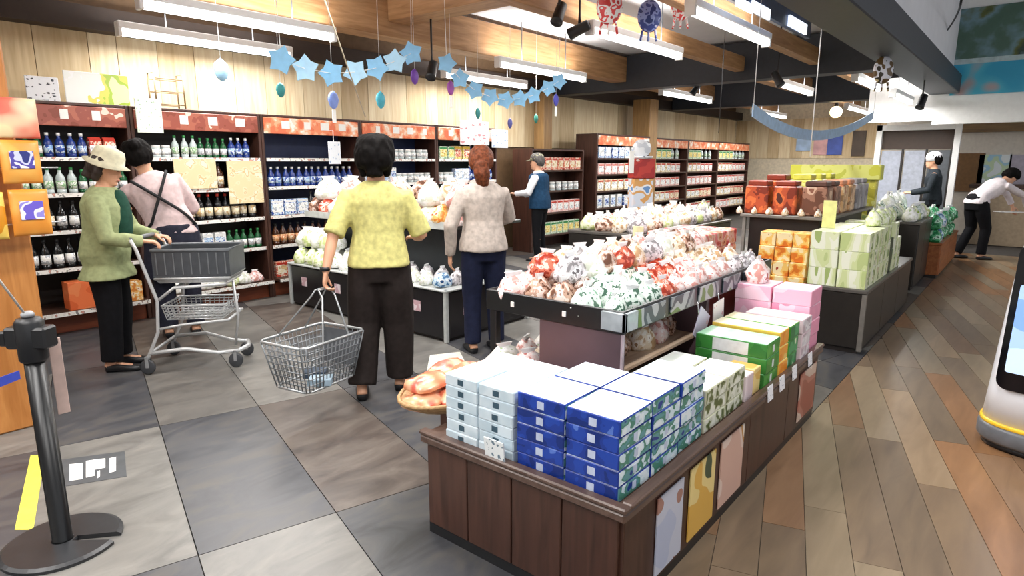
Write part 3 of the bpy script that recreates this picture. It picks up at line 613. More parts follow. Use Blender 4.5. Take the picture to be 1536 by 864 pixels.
# gift box stacks -------------------------------------------------
def gift_mesh(sx, sy, sz, top, side_y, side_x, ribbon=None, rw=.014, rf=.25):
    m = MB(); m.cbox((-sx / 2, -sy / 2, 0), (sx / 2, sy / 2, sz), .0025, 1)
    e = .0008
    m.box((-sx / 2 + .003, -sy / 2 + .003, sz), (sx / 2 - .003, sy / 2 - .003, sz + e), 0)
    m.box((-sx / 2 - e, -sy / 2 + .003, .004), (-sx / 2, sy / 2 - .003, sz - .004), 1)
    m.box((-sx / 2 + .003, -sy / 2 - e, .004), (sx / 2 - .003, -sy / 2, sz - .004), 2)
    if ribbon is not None:
        m.box((-sx / 2 - 2 * e, -rw, sz * rf), (-sx / 2 - e, rw, sz * (1 - rf)), 3); m.box((-.012, -sy / 2 - 2 * e, sz * .25), (.012, -sy / 2 - e, sz * .75), 3)
    return m.mesh('gift_box', [top, side_y, side_x] + ([ribbon] if ribbon is not None else []))
LAY = {5: ['bottom', 'second from bottom', 'middle', 'second from top', 'top'], 6: ['bottom', 'second from bottom', 'third from bottom', 'third from top', 'second from top', 'top'], 4: ['bottom', 'second from bottom', 'second from top', 'top'], 3: ['bottom', 'middle', 'top'], 2: ['lower', 'upper'], 1: ['single'],
       7: ['bottom', 'second from bottom', 'third from bottom', 'middle', 'third from top', 'second from top', 'top']}
def stack(me, x, y, sz, n, colour, where, group, z=None, name='gift_box', jit=.003, rz=0):
    for k in range(n):
        place(name, me, (x + rnd.uniform(-jit, jit), y + rnd.uniform(-jit, jit), (TZ if z is None else z) + k * (sz + .0012)), rz + rnd.uniform(-.012, .012), label='%s, %s layer, %s' % (colour, LAY[n][k].replace(' from ', ' from '), where), cat='box', group=group)
deep = PRINT('deep_blue_print', ['16307c', '1e3c98', '2448ac', '5a7cd0'], 16, stops=[0, .44, .56, .72]); sidew = PRINT('wave_side_print', ['1a3a8c', '5f9aa0', '4a8a78', 'd4e8f2', 'e8f4fa'], 20, stops=[0, .3, .42, .52, .62], stretch=(1, 1, 1.4))
ptop = PRINT('pale_blue_top', ['c4d2ee', 'd4e0f6', 'dfe9fa', 'b4d4e4'], 7, interp='LINEAR'); spot = M('silver_print', 'c8d4ec', .3)
lt_side = PRINT('light_blue_side', ['b8ccd8', 'c8dae4', 'd8e6ee'], 12, interp='LINEAR'); lt_top = PRINT('light_top', ['d8e8f4', 'ecf4fa', 'f6fafd'], 7, interp='LINEAR')
g_blue = gift_mesh(.205, .195, .053, ptop, deep, sidew, spot); g_light = gift_mesh(.165, .16, .0425, lt_top, lt_side, lt_side, M('dark_teal_print', '3c5868'))
rowy = [.965, 1.168]; rx = [1.66, 1.872, 2.084]
for i, x in enumerate(rx):
    for j, y in enumerate(rowy):
        if i == 2 and j == 1: continue
        stack(g_blue, x, y, .053, 5, 'deep blue box with white-green side', '%s stack, %s row' % (['nearest', 'second', 'third'][i], ['edge', 'inner'][j]), 'deep blue gift boxes')
for i, x in enumerate([1.635, 1.805]):
    for j, y in enumerate([1.36, 1.525]):
        stack(g_light, x, y, .0425, 6, 'pale blue box with dark teal marks', '%s stack by %s' % (['front', 'rear', 'x'][i], ['blue boxes', 'peach packs'][j]), 'pale blue gift boxes')
m = MB(); m.cbox((-.003, -.045, 0), (.003, .045, .085), .001); m.build('price_card', TEXTISH('price_print', 'eef4f6', '6c8494', 4, 4, .16), loc=(1.526, 1.335, .425), rot=(0, -.12, 0), label='white price card leaning on pale blue boxes at counter front', cat='sign')
# patterned white boxes
pw_side = PRINT('leaf_print_side', ['5c6a3c', '8a9468', 'd8dcc8', 'eceee0'], 26, stops=[0, .40, .46, .56]); pw_top = PRINT('leaf_print_top', ['d0dccc', 'f0f4ee', 'fafcfa'], 9, interp='LINEAR')
g_leaf = gift_mesh(.2, .16, .058, pw_top, PRINT('leaf_side_plain', ['cfd0b4', 'd8d8c0'], 8), pw_side)
for i, x in enumerate([2.31, 2.515]):
    for j, y in enumerate([.945, 1.11]): stack(g_leaf, x, y, .058, 3, 'white box with dark green leaf pattern', '%s, %s' % (['by blue boxes', 'by green boxes'][i], ['edge side', 'inner side'][j]), 'leaf pattern boxes')
boxbuild('small_pack', 2.68, .92, TZ, .09, .12, .12, PRINT('pale_mauve', ['e0ccd0', 'ecdce0', 'f4e8ec'], 6), 'small pale mauve pack between leaf boxes and yellow pack', cat='package')
boxbuild('small_pack', 2.79, .93, TZ, .09, .13, .12, PRINT('gold_pack', ['e8b860', 'f4d890', 'f8e8b8'], 6), 'small golden yellow pack before the green boxes', cat='package')
# green boxes
gr = PRINT('green_box_side', ['3c8a30', '4ca03c', '5fb44a', '2f6e2a'], 12, stops=[0, .45, .58, .7]); gr_top = PRINT('green_box_top', ['8fd8a8', 'b0e8c0', 'd4f4dc'], 8, interp='LINEAR'); gr_w = PRINT('green_box_front', ['2f7a34', 'e4ecea', 'f0f4f2'], 5, stops=[0, .4, .5])
g_green = gift_mesh(.19, .34, .07, gr_top, PRINT('green_front', ['2f7a34', '3c8a3c', '4c9a48'], 6), gr, M('white_label', 'e8ecee', .4), .085, .08)
for i, (x, n) in enumerate([(2.945, 3)]):
    stack(g_green, x, 1.02, .07, n, 'green lidded box with white front', 'beside the golden pack', 'green gift boxes', rz=0)
g_yel = gift_mesh(.13, .34, .075, PRINT('cream_top', ['f8ecb0', 'fdf8dc', 'fffdf0'], 7, interp='LINEAR'), PRINT('yellow_front', ['e8c050', 'f4e090'], 7), PRINT('orange_side', ['f0901c', 'f8a83c', 'f8d070'], 11)); g_gr2 = gift_mesh(.15, .34, .075, PRINT('cream_top', ['f8ecb0'], 7), gr, PRINT('deep_green_side', ['2c7c44', '4aa464', 'e0ecc8'], 12, stops=[0, .5, .64]))
stack(g_yel, 3.12, 1.02, .075, 3, 'yellow box with orange side', 'between two green stacks', 'yellow orange gift boxes')
stack(g_gr2, 3.275, 1.02, .075, 3, 'deep green box with cream top', 'right of the orange stack', 'deep green gift boxes')
g_wh = gift_mesh(.16, .3, .075, PRINT('white_pink_top', ['f4e4dc', 'fbf2ec'], 7, interp='LINEAR'), PRINT('pinkwhite', ['e4ccd4', 'f2e8ec'], 9), PRINT('pinkwhite_side', ['c8b4bc', 'e4dce0', 'f4f0f2', 'b8a8b8'], 20))
stack(g_wh, 3.46, .99, .075, 3, 'white box with greyish pink print', 'far end of counter', 'white gift boxes')
pk = M('pink_box', 'f0a0bc', .5, var=.04); pk2 = PRINT('pink_front', ['f4b8d0', 'f8d0e0', 'ee90b0'], 8); g_pink = gift_mesh(.22, .2, .086, PRINT('pink_top', ['f8c8dc', 'fadce8'], 7, interp='LINEAR'), pk2, pk)
stack(g_pink, 3.665, .955, .086, 4, 'pink box', 'behind white boxes, right', 'pink gift boxes'); stack(g_pink, 3.665, 1.165, .086, 4, 'pink box', 'behind white boxes, left', 'pink gift boxes')
bag('pink', (3.665, 1.18, TZ + .3495), 'pink bag lying on top of the pink boxes', 'bag on pink boxes', 1.1)
# price tags on the counter edge
for i, x in enumerate([2.83, 3.0, 3.2, 3.48]):
    m = MB(); m.cbox((-.035, -.002, 0), (.035, .002, .07), .001); m.build('price_tag', TEXTISH('tag_print', 'f2f2f6', '9aa0b0', 4, 3, .12), loc=(x, PY0 - .02, .385), rot=(-.1, 0, 0), label='small white price tag, %s from the left along the counter edge' % ORD[i + 1], cat='sign', group='price tags on the counter edge')
# peach packs in a shallow wicker tray at the counter's left front corner
t = thing('wicker_tray', 'shallow oval tan tray under peach packs, overhanging the counter left end', 'tray', (1.90, 1.84, .44))
m = MB(); m.lathe([(.0, .0), (.26, .0), (.31, .03), (.32, .05), (.30, .05), (.25, .012), (.0, .012)], n=24, caps=False, sx=1.05, sy=.6); m.build('tray_body', WOOD('wicker', '9a7448', 'c8a474', 6, 0, .6), parent=t)
m = MB(); m.tube([(.325 * 1.05 * math.cos(a), .325 * .6 * math.sin(a), .05) for a in [2 * PI * q / 24 for q in range(25)]], .009, 6); m.build('tray_rim', WOOD('wicker', '9a7448', 'c8a474', 6, 0, .6), parent=t)
t = thing('side_counter', 'low dark counter behind the near one, carrying peach and white bags', 'counter', (1.95, PY1 + .02, 0)); 
m = MB(); m.cbox((0, 0, 0), (1.5, .32, .40), .006); m.build('counter_body', w_counter, parent=t); m = MB(); m.cbox((-.01, 0, .40), (1.51, .33, .43), .005); m.build('counter_top', w_counter_top, parent=t)
pc = PRINT('peach_pack', ['d8604c', 'e88864', 'eeb088', 'f2c8a4', 'e47060'], 9, rough=.2, interp='LINEAR')
pmesh = [pouch_mesh(.2, .15, .06, [pc, film], 40 + i, False) for i in range(3)]
i = 0
for a, b, zz in [(1.68, 1.86, .46), (1.8, 1.78, .462), (1.79, 1.95, .458), (1.95, 1.87, .46), (2.07, 1.93, .462), (1.72, 1.88, .52), (1.9, 1.84, .522), (2.02, 1.82, .46), (1.88, 1.93, .525)]:
    i += 1; place('peach_pack', rnd.choice(pmesh), (a, b, zz), rnd.uniform(-.5, .5), label='peach and orange flat pack, %s from the tray front' % ORD[i], cat='package', group='peach packs on the tray')
i = 0
for q in range(12):
    i += 1; a = 2.3 + (q // 2) * .175; b = 1.80 + (q % 2) * .15
    place('food_bag', rnd.choice(BAG['cream' if q % 5 == 2 else 'pink' if q % 3 == 0 else 'white']), (a, b, .431), rnd.uniform(-.5, .5), label='whitish bag %s of twelve, low counter behind the pale blue boxes' % ORD[i], cat='bag', group='whitish bags on the low side counter', scale=(1.15, 1.15, 1.0))

# ------------------------------------------------------------------ raised tray island standing behind the gift boxes
IX0, IX1, IY0, IY1, IZ = 2.27, 4.15, 1.27, 2.02, .80
t = thing('raised_tray', 'raised black tray on mauve panel legs heaped with bagged snacks', 'display stand', (IX0, IY0, 0)); A, B = IX1 - IX0, IY1 - IY0
mauve = M('mauve_panel', '6e5a62', .35, var=.12, scale=3)
m = MB(); m.cbox((.0, 0, PZ + .001), (.03, .44, IZ - .05), .004); m.build('end_panel', mauve, parent=t)
m = MB(); m.cbox((-.006, -.006, PZ + .001), (.012, .004, IZ - .05), .002); m.build('end_panel_edge', M('pale_edge', 'c8b8c0', .3), parent=t)
m = MB(); m.cbox((.9, 0, PZ + .001), (.93, .44, IZ - .05), .004); m.build('middle_panel', mauve, parent=t)
for xx in (.0, A - .04): m = MB(); m.cbox((xx, B - .04, .4305 if xx == 0 else 0), (xx + .04, B, IZ - .05), .004); m.build('leg', m_black, parent=t)
m = MB(); m.cbox((.04, .05, PZ + .1), (.9, .40, PZ + .12), .003); m.build('lower_shelf', WOOD('cream_shelf', 'c8a88c', 'e8d0b8', 2, 0, .5), parent=t)
m = MB(); m.box((0, 0, IZ - .05), (A, B, IZ - .03)); m.build('tray_base', m_black, parent=t)
for n_, a, b in (('tray_wall', (-.012, -.012, IZ - .065), (.004, B + .012, IZ + .035)), ('tray_wall', (.0045, -.012, IZ - .065), (A, .004, IZ + .035)), ('tray_wall', (A, -.012, IZ - .065), (A + .012, B, IZ + .035)), ('tray_wall', (.0045, B, IZ - .065), (A + .012, B + .012, IZ + .035))):
    m = MB(); m.cbox(a, b, .003); m.build(n_, M('tray_black', '1c1f22', .3), parent=t)
m = MB(); m.cbox((-.03, -.03, IZ - .05), (-.0125, .09, IZ + .03), .002); m.cbox((-.03, -.03, IZ - .05), (.08, -.0125, IZ + .03), .002); m.build('corner_guard', M('clear_guard', 'a8b0b4', .1), parent=t)
for q in range(2): m = MB(); m.cbox((-.018, .28 + q * .3, IZ - .03), (-.0125, .30 + q * .3, IZ - .005), .001); m.build('tag', m_paper, parent=t)
for q in range(5): m = MB(); m.cbox((.1 + q * .32, -.02, IZ - .055), (.36 + q * .32, -.0125, IZ + .025), .001); m.build('price_strip', PRINT('strip_print', ['6a7076', '8c9298', '3c4450', 'a8acb0', '5c7a3c'], 6), parent=t)
c = 0
for ix in range(12):
    for iy in range(5):
        f = ix / 11; x = IX0 + .09 + ix * .153; y = IY0 + .09 + iy * .142
        if iy == 0: col = 'green and white' if ix < 3 else 'red' if ix == 3 else 'pink' if ix < 9 else 'grey'
        elif iy == 1: col = 'green and white' if ix < 4 else 'red' if ix in (4, 5) else 'pink' if ix < 8 else 'cream'
        elif iy == 2: col = 'brown' if ix < 2 else 'green and white' if ix < 5 else 'red' if ix < 7 else 'cream'
        elif iy == 3: col = 'brown' if ix < 4 else 'white' if ix < 7 else 'brown' if ix < 9 else 'white'
        else: col = 'pink' if ix < 3 else 'grey' if ix < 7 else 'white' if ix < 10 else 'cream'
        c += 1
        bag(col, (x + rnd.uniform(-.015, .015), y + rnd.uniform(-.015, .015), IZ - .029), '%s snack bag, %s along, %s row of raised tray from plank floor' % (col, ORD[ix + 1], ORD[iy + 1]), 'bagged snacks heaped on the raised tray', .98 + .16 * (iy > 0), sz=None)
for ix in range(10):
    for iy in range(2):
        col = ['grey', 'white', 'brown', 'red', 'cream', 'grey', 'white', 'cream', 'brown', 'pink'][(ix + iy * 3) % 10]
        bag(col, (IX0 + .22 + ix * .16, IY0 + .42 + iy * .15, IZ + .085), '%s bag on the upper layer, %s along, %s line' % (col, ORD[ix + 1], ['near', 'far'][iy]), 'second layer of bagged snacks on the raised tray', 1.05)
# goods on the lower cream shelf
sz_ = PZ + .121
for i, (x, y, col, lb) in enumerate([(2.4, 1.4, 'orange', 'yellow bag on the cream shelf beside the mauve panel'), (2.55, 1.45, 'brown', 'brown bag on the cream shelf, second from mauve panel'), (2.72, 1.42, 'cream', 'cream bag on the cream shelf, middle'), (2.9, 1.42, 'pink', 'pinkish bag on the cream shelf, right of the cream bag'), (3.06, 1.45, 'brown', 'brown bag at the far end of the cream shelf')]):
    bag(col, (x, y, sz_), lb, 'bags on the cream shelf', .95)
# tilted white and grey cards, clipped to the tray
for x, c_, lb, an in ((2.98, 'c8c4d8', 'lilac grey card hanging tilted under the raised tray', .55), (3.25, 'f4f0f0', 'white card with pink print hanging under the tray', -.1)):
    t = thing('hanging_card', lb, 'sign', (x, IY0 - .035, .56)); m = MB(); m.cbox((-.07, -.003, 0), (.07, .003, .16), .001, None, Matrix.Rotation(an, 4, 'Y')); m.build('card', TEXTISH('card_' + c_, c_, 'd8a8b0', 4, 4, .1), parent=t)
    m = MB(); m.tube([(0, 0, .12), (0, .01, .2)], .003, 5); m.build('clip', m_chrome, parent=t)

# ------------------------------------------------------------------ low black chilled island along the left aisle
FX0, FX1, FY0, FY1, FZ = 3.46, 4.55, 3.55, 5.85, .44
t = thing('chilled_island', 'low black island case with white corner posts, heaped with bagged vegetables', 'display case', (FX0, FY0, 0)); A, B = FX1 - FX0, FY1 - FY0
m = MB(); m.box((.03, .03, 0), (A - .03, B - .03, FZ - .02)); m.build('case_body', m_dark, parent=t)
pnl = M('case_panel', '1d1b1e', .3)
for i in range(4): m = MB(); m.cbox((0, .04 + i * (B - .08) / 4, .03), (.028, .04 + (i + 1) * (B - .08) / 4 - .006, FZ - .03), .004); m.build('panel', pnl, parent=t)
for i in range(2): m = MB(); m.cbox((.04 + i * (A - .08) / 2, 0, .03), (.04 + (i + 1) * (A - .08) / 2 - .006, .028, FZ - .03), .004); m.build('panel', pnl, parent=t)
for (a, b) in ((-.012, -.012), (-.012, B - .03), (A - .03, -.012)): m = MB(); m.cbox((a, b, 0), (a + .035, b + .035, FZ), .004); m.build('corner_post', M('post_grey', 'b4b8b6', .3), parent=t)
m = MB(); m.cbox((-.02, -.02, FZ - .018), (A, B, FZ), .005); m.build('case_top', M('case_top', 'c4c8c6', .35), parent=t)
for i in range(4): m = MB(); m.cbox((-.006, .3 + i * .56, .22), (-.001, .39 + i * .56, .31), .001); m.build('label_card', PRINT('label_pink', ['c8a4ac', 'e4d4d8', 'b890a0'], 14), parent=t)
for i in range(2): m = MB(); m.cbox((.2 + i * .5, -.006, .2), (.29 + i * .5, -.001, .29), .001); m.build('label_card', PRINT('label_pink', ['c8a4ac'], 14), parent=t)
UZ = .93
m = MB(); m.box((.36, .3, FZ), (A - .1, B - .2, UZ - .03)); m.build('riser', M('riser_dark', '23282a', .4), parent=t)
m = MB(); m.cbox((.2, .1, UZ - .03), (A, B - .05, UZ), .006); m.build('upper_shelf', M('upper_shelf_dark', '2e3634', .35), parent=t)
m = MB(); m.cbox((.19, .1, UZ - .035), (.199, B - .05, UZ + .03), .002); m.build('shelf_rail', M('rail_pale', 'c8ccc8', .3), parent=t)
for iy in range(12):
    y = FY0 + .12 + iy * .185
    for ix in range(2):
        if ix == 0: col = 'lime' if iy > 8 else 'white' if iy % 3 else 'blue'
        else: col = 'white' if iy > 6 else 'grey'
        bag(col, (FX0 + .08 + ix * .17, y, FZ + .001), '%s vegetable bag, %s from the near end, %s row of the low deck' % (col, ORD[iy + 1], ['outer', 'inner'][ix]), 'vegetable bags on the low deck of the black island', 1.3 if iy > 7 else 1.0)
    for ix in range(3):
        if iy % 2 == 0 and ix < 2: bag(['pink', 'white', 'cream', 'brown'][(iy // 2 + ix) % 4], (FX0 + .36 + ix * .27, y + .05, UZ + .15), '%s puffy bag on top of upper shelf heap, %s from near end, %s row' % (['pink', 'white', 'cream', 'brown'][(iy // 2 + ix) % 4], ORD[iy // 2 + 1], ORD[ix + 1]), 'puffy bags topping the upper shelf heap', 1.7)
        col = ['pink', 'brown', 'orange', 'cream', 'white', 'pink', 'red'][(iy * 2 + ix * 3) % 7]
        bag(col, (FX0 + .3 + ix * .25, y, UZ + .001), '%s bag, %s from the near end, %s row of the upper shelf' % (col, ORD[iy + 1], ORD[ix + 1]), 'bags on the upper shelf of the black island', 1.25 + .2 * (iy % 2))
for iy in range(5): bag('lime' if iy % 2 else 'white', (FX0 + .17, FY1 - .62 + iy * .125, FZ + .17), '%s puffy leaf bag on second layer, %s from the left' % ('pale green' if iy % 2 else 'white', ORD[5 - iy]), 'puffy leaf bags on the left end of the black island', 1.4)

# second small island between raised tray and black island (white heaps further back)
def plain_stand(name, x0, x1, y0, y1, z, label, body, top, cat='display stand', panels=2, feet=.04):
    t = thing(name, label, cat, (x0, y0, 0)); A, B = x1 - x0, y1 - y0
    m = MB(); m.box((.02, .02, 0), (A - .02, B - .02, z - .03)); m.build('stand_body', m_dark, parent=t)
    for i in range(panels): m = MB(); m.cbox((.01 + i * (A - .02) / panels, 0, feet), (.01 + (i + 1) * (A - .02) / panels - .006, .018, z - .032), .004); m.build('panel', body, parent=t)
    m = MB(); m.cbox((0, .01, feet), (.018, B - .01, z - .032), .004); m.build('end_panel', body, parent=t)
    m = MB(); m.cbox((-.008, -.008, z - .03), (A, B, z), .006); m.build('stand_top', top, parent=t); return t
blk = M('cabinet_black', '2a2623', .35); btop = M('cabinet_top_grey', '5c5854', .3)
plain_stand('black_stand', 5.1, 7.3, 2.7, 3.5, .8, 'dark stand of grey, cream and lime bags before far shelving', blk, btop)
for ix in range(11):
    for iy in range(4):
        col = ['grey', 'cream', 'brown', 'lime', 'white', 'cream', 'grey', 'lime'][(ix + iy * 5) % 8]
        bag(col, (5.22 + ix * .19, 2.8 + iy * .18, .801), '%s bag on the dark stand, %s along, %s row' % (col, ORD[ix + 1], ORD[iy + 1]), 'bags on the dark stand before the far shelving', 1.2 + .4 * ((ix * iy) % 3 == 1))

# ------------------------------------------------------------------ black cabinet with pale green cartons
CX0, CX1, CY0, CY1, CZ = 5.25, 7.45, .88, 1.31, .5
t = plain_stand('black_cabinet', CX0, CX1, CY0, CY1, CZ, 'black panelled cabinet with grey top under pale green cartons', blk, btop, 'cabinet', 3)
m = MB(); m.cbox((-.002, -.004, .02), (.03, .03, CZ - .031), .003); m.build('corner_strip', M('corner_strip', '7c7872', .3), parent=t)
pg = PRINT('pale_green_carton', ['c4d490', 'd8e4a8', 'e8f0c8', 'f4f8e4', 'a8bc74'], 12, stops=[0, .38, .46, .56, .7], stretch=(1, 1, .25)); pgt = PRINT('pale_green_top', ['e4ecbc', 'f0f4d8'], 6, interp='LINEAR')
g_c = MB(); g_c.cbox((-.085, -.1, 0), (.085, .1, .14), .003, 1); g_c.box((-.08, -.095, .14), (.08, .095, .1405), 0); g_c.box((-.02, -.1012, .02), (.05, -.1, .12), 2); gc = g_c.mesh('carton', [pgt, pg, PRINT('carton_print', ['8fa860', 'e8ecc8', 'c8b890'], 20)])
for ix in range(8):
    for iy in range(2):
        n = 3 if not (ix == 7) else 2
        if ix == 5: continue
        for k in range(n):
            place('carton', gc, (CX0 + .11 + ix * .185, CY0 + .12 + iy * .21, CZ + .0005 + k * .1415), rnd.uniform(-.02, .02), label='pale green carton, %s, %s from the camera end, %s row' % (LAY[n][k] + ' layer', ORD[ix + 1], ORD[iy + 1]), cat='box', group='pale green cartons on the black cabinet')
stack(MB().cbox((-.08, -.19, 0), (.08, .19, .1)).mesh('dark_green_carton', PRINT('dark_green_carton', ['1f3c20', '2c5430', '3c7040'], 8)), CX0 + .11 + 5 * .185, CY0 + .215, .1, 3, 'dark green carton', 'among pale cartons', 'dark green cartons', CZ + .0005, 'carton')
for i in range(4): bag('lime', (CX0 + .7 + i * .2, CY0 + .12, CZ + .426), 'yellow-green bag on top of the cartons, %s from camera end' % ORD[i + 1], 'lime bags on the pale green cartons', 1.1)
m = MB(); m.cbox((0, 0, 0), (.01, .1, .22), .002); m.build('price_card', M('lime_card', 'eef0a0', .5), loc=(CX0 + .3, CY0 + .33, CZ + .426), label='upright yellow-green card behind the pale cartons', cat='sign')
# orange packs on a small step left of it
t = plain_stand('orange_step', 5.26, 5.8, 1.33, 1.72, .42, 'small step of orange and gold packs left of the pale green cartons', blk, btop)
og = PRINT('orange_pack', ['e07a28', 'f0a040', 'f8cc70', 'fbe6b4', 'a83c18'], 14, stops=[0, .38, .46, .56, .72])
om = MB(); om.cbox((-.1, -.062, 0), (.1, .062, .115), .004); om = om.mesh('orange_pack', og)
for k in range(4):
    for j in range(3): place('orange_pack', om, (5.38 + .02 * k, 1.40 + j * .13, .4205 + k * .117), 0, label='orange and gold pack, %s layer, %s from the right' % (LAY[4][k], ORD[j + 1]), cat='package', group='orange packs on the step')
for j in range(3): place('orange_pack', om, (5.65, 1.40 + j * .13, .4205 + 0 * .117), 0, label='orange and gold pack at the back of the step, %s from right' % ORD[j + 1], cat='package', group='orange packs at the back of the step')
# gondola with brown bags behind
GX0, GX1, GY0, GY1, GZ = 6.0, 7.95, 1.36, 2.14, .97
t = thing('gondola', 'dark gondola with grey shelf edge carrying orange, brown and rust packs', 'display stand', (GX0, GY0, 0)); A, B = GX1 - GX0, GY1 - GY0
m = MB(); m.box((.1, .1, 0), (A - .06, B - .06, GZ - .03)); m.build('gondola_body', m_dark, parent=t)
m = MB(); m.cbox((0, 0, GZ - .03), (A, B, GZ), .005); m.build('gondola_shelf', M('grey_edge', '77736e', .4), parent=t)
for a, b in ((0.02, .02), (A - .05, .02), (.02, B - .05)): m = MB(); m.cbox((a, b, 0), (a + .03, b + .03, GZ - .031), .003); m.build('upright', M('upright_grey', '8a8884', .3), parent=t)
def packrow(n, x, y0, dy, z, cols, sx, sy, sz, grp, lb, z2=0):
    for i in range(n):
        cn, mt = cols[i % len(cols)]; key = 'pm_%s_%d' % (cn, int(sz * 1000))
        if key not in MATS:
            mm = MB(); mm.cbox((-sx / 2, -sy / 2, 0), (sx / 2, sy / 2, sz * .86), .01); mm.loft([[(-sx * .3, -sy * .3, sz * .86), (sx * .3, -sy * .3, sz * .86), (sx * .3, sy * .3, sz * .86), (-sx * .3, sy * .3, sz * .86)], [(-sx * .28, -sy * .28, sz), (sx * .28, -sy * .28, sz), (sx * .28, sy * .28, sz), (-sx * .28, sy * .28, sz)]], True, 1, False); MATS[key] = mm.mesh('snack_tub', [mt, M('tub_lid', '5c3428', .4)])
        place('snack_tub', MATS[key], (x, y0 + i * dy, z), 0, label='%s, %s from the right, %s' % (cn, ORD[i + 1], lb), cat='package', group=grp)
rust = PRINT('rust', ['7c2c18', 'b8502c', 'd8703c', '4c2018'], 9, detail=2); brn = PRINT('brownp', ['6c4434', 'a07460', 'd8b8a0', '8c5a48'], 9, detail=2); tan = PRINT('tanp', ['a07850', 'd8a878', 'f0d0a8', 'c07850'], 9, detail=2); gry = PRINT('greyp', ['807c80', 'a8a4a8', 'c8c8c4'], 9, detail=2); lim = PRINT('limep', ['b8b040', 'd8d058', 'e8e890', 'a8c070'], 9, detail=2)
TUB = [(GX0 + .16, GY0 + .66, 'rust red tub', rust, 'left end of gondola front'), (GX0 + .17, GY0 + .41, 'rust red tub', rust, 'second from left on gondola front'), (GX0 + .16, GY0 + .15, 'brown tub', brn, 'third from left on gondola front'),
  (GX0 + .42, GY0 + .14, 'brown tub', brn, 'at the gondola corner'), (GX0 + .72, GY0 + .14, 'tan tub', tan, 'first along the gondola side'), (GX0 + 1.02, GY0 + .14, 'tan tub', tan, 'second along the gondola side'), (GX0 + 1.34, GY0 + .14, 'grey tub', gry, 'third along the gondola side'), (GX0 + 1.64, GY0 + .14, 'grey tub', gry, 'fourth along the gondola side'),
  (GX0 + .5, GY0 + .6, 'rust red tub', rust, 'second line left'), (GX0 + .82, GY0 + .45, 'lime yellow tub', lim, 'second line middle'), (GX0 + 1.2, GY0 + .45, 'lime yellow tub', lim, 'second line right'), (GX0 + 1.6, GY0 + .45, 'lime yellow tub', lim, 'second line far right')]
for q, (x, y, cn, mt, wh) in enumerate(TUB):
    mm = MB(); sz2 = .31 if q < 8 else .36; mm.cbox((-.105, -.105, 0), (.105, .105, sz2 * .84), .012); mm.cbox((-.09, -.09, sz2 * .841), (.09, .09, sz2), .01, 1)
    mm.build('snack_tub', [mt, M('tub_lid_' + cn[:4], {'rust': '8a3018', 'brow': '5c3a30', 'tan ': 'd89068', 'grey': '9a9698', 'lime': 'd0cc50'}[cn[:4]], .4)], loc=(x, y, GZ + .001), label='%s with lid, %s' % (cn, wh), cat='package', group='snack tubs on the gondola')
for i in range(6): bag('cream', (GX0 + .035, GY0 + .1 + i * .14, GZ + .001), 'small cream bag at gondola shelf edge, %s from right' % ORD[i + 1], 'cream bags on the gondola edge', .5)
# red packs left of the gondola, a low stand
t = plain_stand('red_goods_stand', 4.75, 5.6, 1.95, 2.5, .62, 'dark red stand of pink and red packs beside the orange step', M('dark_red_panel', '5a1f1c', .4), M('dark_red_top', '6e2824', .4))
rp = MB(); rp.cbox((-.11, -.08, 0), (.11, .08, .13), .01); rp = rp.mesh('red_pack', PRINT('red_pink_pack', ['c84848', 'e88888', 'f6d0c8', 'e8a888', 'a83838'], 11, stops=[0, .38, .46, .56, .7]))
for k in range(2):
    for i in range(3):
        for j in range(3): place('red_pack', rp, (4.9 + i * .24, 2.05 + j * .175, .6205 + k * .132), rnd.uniform(-.05, .05), label='red and pink pack, %s layer, %s along, %s from right' % (LAY[2][k], ORD[i + 1], ORD[j + 1]), cat='package', group='red and pink packs')
m = MB(); m.cbox((0, 0, 0), (.01, .1, .3), .002); m.build('price_card', M('cream_card', 'f4e8b8', .5), loc=(4.74, 2.49, .6205), label='tall cream card at the left of red and pink packs', cat='sign')
# yellow-lime banner behind and pale bags
plain_stand('green_goods_stand', 8.35, 9.42, .95, 1.85, .78, 'stand of pale green and white bags behind the gondola', blk, btop)
for ix in range(5):
    for iy in range(4):
        col = ['white', 'lime', 'green and white'][(ix + iy) % 3]
        bag(col, (8.46 + ix * .2, 1.07 + iy * .21, .781), '%s bag, %s along, %s row, stand behind gondola' % (col, ORD[ix + 1], ORD[iy + 1]), 'pale bags on the stand behind the gondola', 1.4)
t = thing('lime_display', 'tall lime yellow stand-up display behind the tan tubs', 'display', (8.2, 1.8, 0))
m = MB(); m.cbox((-.12, -.42, 0), (.0, .45, 1.25), .01); m.build('display_back', lim, parent=t); m = MB(); m.cbox((-.17, -.46, 1.2501), (0, .5, 1.42), .01); m.build('header_card', PRINT('lime_header', ['d8d84c', 'e4e680', 'c8cc50'], 5), parent=t)
# orange-brown crate table with green bags
t = plain_stand('wooden_crate', 9.45, 11.5, .82, 1.7, .45, 'orange-brown wooden crate table of green bags near the far right', WOOD('crate_wood', '8c4c24', 'b06c3c', 2, 0, .4), WOOD('crate_wood', '8c4c24', 'b06c3c', 2, 0, .4), 'table', 2)
for ix in range(9):
    for iy in range(4):
        col = 'green' if iy < 2 and ix > 1 or (ix + iy) % 3 == 0 else 'blue' if (ix + iy) % 4 == 1 else 'white'
        for k in range(2): bag(col, (9.6 + ix * .22, .93 + iy * .21, .451 + k * .17), '%s bag, %s along, %s row, %s layer of the wooden crate' % (col, ORD[ix + 1], ORD[iy + 1], LAY[2][k]), 'bags on the wooden crate table', 1.5)
for ix in range(4): bag('white', (9.7 + ix * .3, 1.5, .8), 'large white bag on top of the heap, %s along the crate' % ORD[ix + 1], 'large white bags on the crate heap', 1.9)

